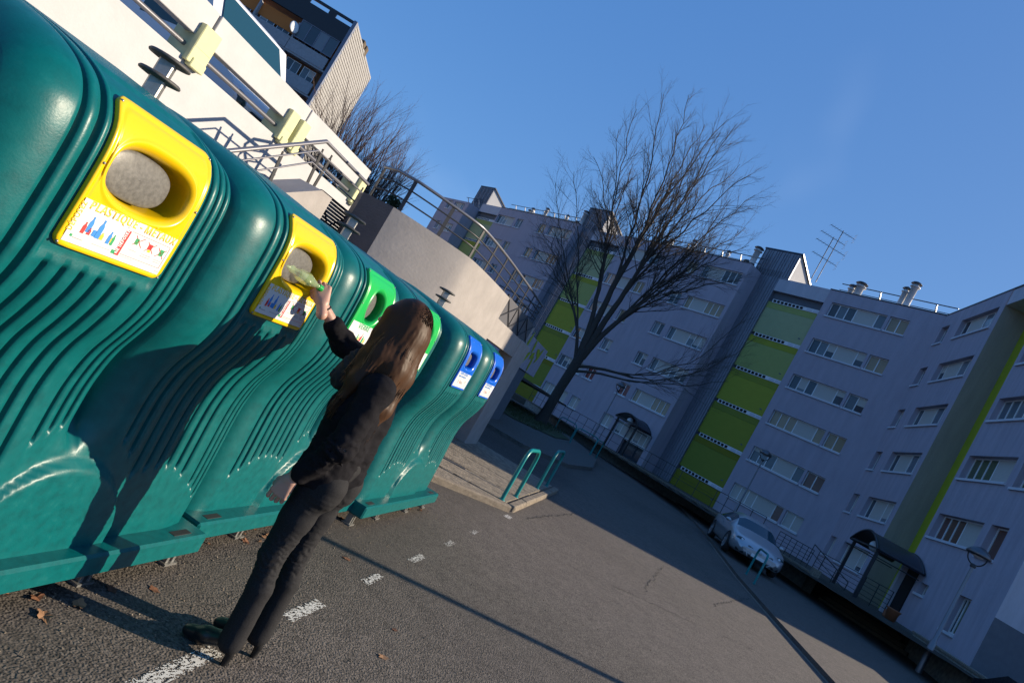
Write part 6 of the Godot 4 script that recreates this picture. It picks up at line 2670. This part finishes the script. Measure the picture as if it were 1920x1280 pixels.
func deck_van() -> void:
	# nose over the parapet: front faces +x
	var root := thing("parked_van", "white van parked nose to the white parapet of the deck", "van", Vector3(-6.42, 2.0, -8.05))
	var paint := mat(Color(0.68, 0.68, 0.7), 0.3)
	var side := PackedVector2Array([Vector2(-0.04, .42), Vector2(0.0, .7), Vector2(-.05, 1.02), Vector2(-.18, 1.2), Vector2(-.72, 1.45), Vector2(-1.25, 2.3), Vector2(-1.6, 2.44), Vector2(-4.4, 2.46), Vector2(-4.6, 2.3), Vector2(-4.62, .42)])
	var st := S()
	extrude(st, side, 1.84, Transform3D(Basis.IDENTITY, Vector3(0, 0, -0.92)))
	part("body", st, paint, root)
	st = S()
	q(st, Vector3(-.735, 1.52, -.8), Vector3(-.735, 1.52, .8), Vector3(-1.2, 2.26, .68), Vector3(-1.2, 2.26, -.68), Vector3(1, 0.5, 0))
	part("windscreen", st, M.windscreen, root)
	st = S()
	bar(st, Vector3(-.71, 1.55, .3), Vector3(-.8, 1.75, -.1), 0.02, 0.02)
	bar(st, Vector3(-.71, 1.55, -.5), Vector3(-.8, 1.75, -.75), 0.02, 0.02)
	part("wiper", st, M.black_rubber, root)
	st = S()
	box(st, Vector3(-0.01, .86, 0), Vector3(0.06, .26, 1.1), Basis.IDENTITY, 0.02)
	part("grille", st, M.black_rubber, root)
	st = S()
	for k in 2:
		var y := .93 + k * .09
		bar(st, Vector3(.035, y - .05, .14), Vector3(.04, y + .02, 0), 0.02, 0.035)
		bar(st, Vector3(.035, y - .05, -.14), Vector3(.04, y + .02, 0), 0.02, 0.035)
	part("chevron_badge", st, M.alloy, root)
	st = S()
	box(st, Vector3(-0.03, .56, 0), Vector3(0.16, .24, 1.86), Basis.IDENTITY, 0.04)
	part("bumper", st, M.black_rubber, root)
	for s in [-1.0, 1.0]:
		st = S()
		ball(st, Vector3(-.2, 1.0, s * .74), Vector3(.2, .15, .16), 10)
		part("headlight", st, M.glass, root)
		st = S()
		q(st, Vector3(-.85, 1.5, s * .923), Vector3(-1.3, 2.18, s * .923), Vector3(-2.0, 2.18, s * .923), Vector3(-2.0, 1.45, s * .923), Vector3(0, 0, s))
		part("side_window", st, M.glass, root)
		st = S()
		box(st, Vector3(-1.9, 1.1, s * .93), Vector3(.16, .06, .03), Basis.IDENTITY, 0.01)
		part("door_handle", st, M.black_rubber, root)
		for x in [-.8, -3.7]:
			var xf := Transform3D(Basis(Vector3.RIGHT, PI / 2 * s), Vector3(x, .34, s * .84))
			st = S()
			lathe(st, [[.2, -.1], [.33, -.1], [.34, 0], [.33, .09], [.2, .095], [.001, .06]], xf, 18)
			part("wheel", st, M.tyre, root)


func deck_car() -> void:
	var root := thing("parked_car", "pale lilac-grey car seen through the slot of the white parapet at the upper left", "car", Vector3(-6.45, 2.0, -5.15))
	var paint := mat(Color(0.5, 0.48, 0.56), 0.3, 0.2)
	var side := PackedVector2Array([Vector2(0, .3), Vector2(0, .66), Vector2(-.15, .78), Vector2(-1.0, .98), Vector2(-1.7, 1.42), Vector2(-3.1, 1.46), Vector2(-3.9, 1.0), Vector2(-4.1, .9), Vector2(-4.1, .3)])
	var st := S()
	extrude(st, side, 1.7, Transform3D(Basis.IDENTITY, Vector3(0, 0, -0.85)))
	part("body", st, paint, root)
	for s in [-1.0, 1.0]:
		st = S()
		poly(st, [Vector3(-1.15, 1.02, s * .853), Vector3(-1.72, 1.37, s * .853), Vector3(-3.0, 1.4, s * .853), Vector3(-3.4, 1.02, s * .853)], Vector3.ZERO)
		part("side_window", st, M.glass, root)
		for x in [-1.9, -2.6]:
			st = S()
			box(st, Vector3(x, .9, s * .86), Vector3(.17, .06, .03), Basis.IDENTITY, 0.012)
			part("door_handle", st, M.black_rubber, root)
		for x in [-.8, -3.3]:
			st = S()
			lathe(st, [[.2, -.1], [.31, -.1], [.32, 0], [.31, .05], [.2, .055], [.001, .04]], Transform3D(Basis(Vector3.RIGHT, PI / 2 * s), Vector3(x, .32, s * .82)), 18)
			part("wheel", st, M.tyre, root)
	st = S()
	q(st, Vector3(-1.04, 1.01, -.75), Vector3(-1.04, 1.01, .75), Vector3(-1.68, 1.42, .62), Vector3(-1.68, 1.42, -.62), Vector3(1, 1, 0))
	part("windscreen", st, M.glass, root)


func dark_car() -> void:
	# only its roof shows at the lower right corner
	var root := thing("parked_car", "dark car whose roof shows at the bottom right corner below the plinth", "car", Vector3(10.35, 0.1, -17.6), Basis(Vector3.UP, deg_to_rad(0.0)))
	var paint := mat(Color(0.02, 0.02, 0.025), 0.2, 0.3)
	var side := PackedVector2Array([Vector2(2.0, .3), Vector2(2.05, .65), Vector2(1.1, .85), Vector2(0.5, 1.22), Vector2(-0.9, 1.26), Vector2(-1.7, .9), Vector2(-2.1, .8), Vector2(-2.1, .3)])
	var st := S()
	extrude(st, side, 1.7, Transform3D(Basis(Vector3(0, 0, 1), Vector3(0, 1, 0), Vector3(-1, 0, 0)), Vector3(0.85, 0, 0)))
	part("body", st, paint, root)
	for s in [-1.0, 1.0]:
		for z in [1.3, -1.3]:
			wheel(root, Vector3(s * 0.78, 0.32, z), 0.32, s)
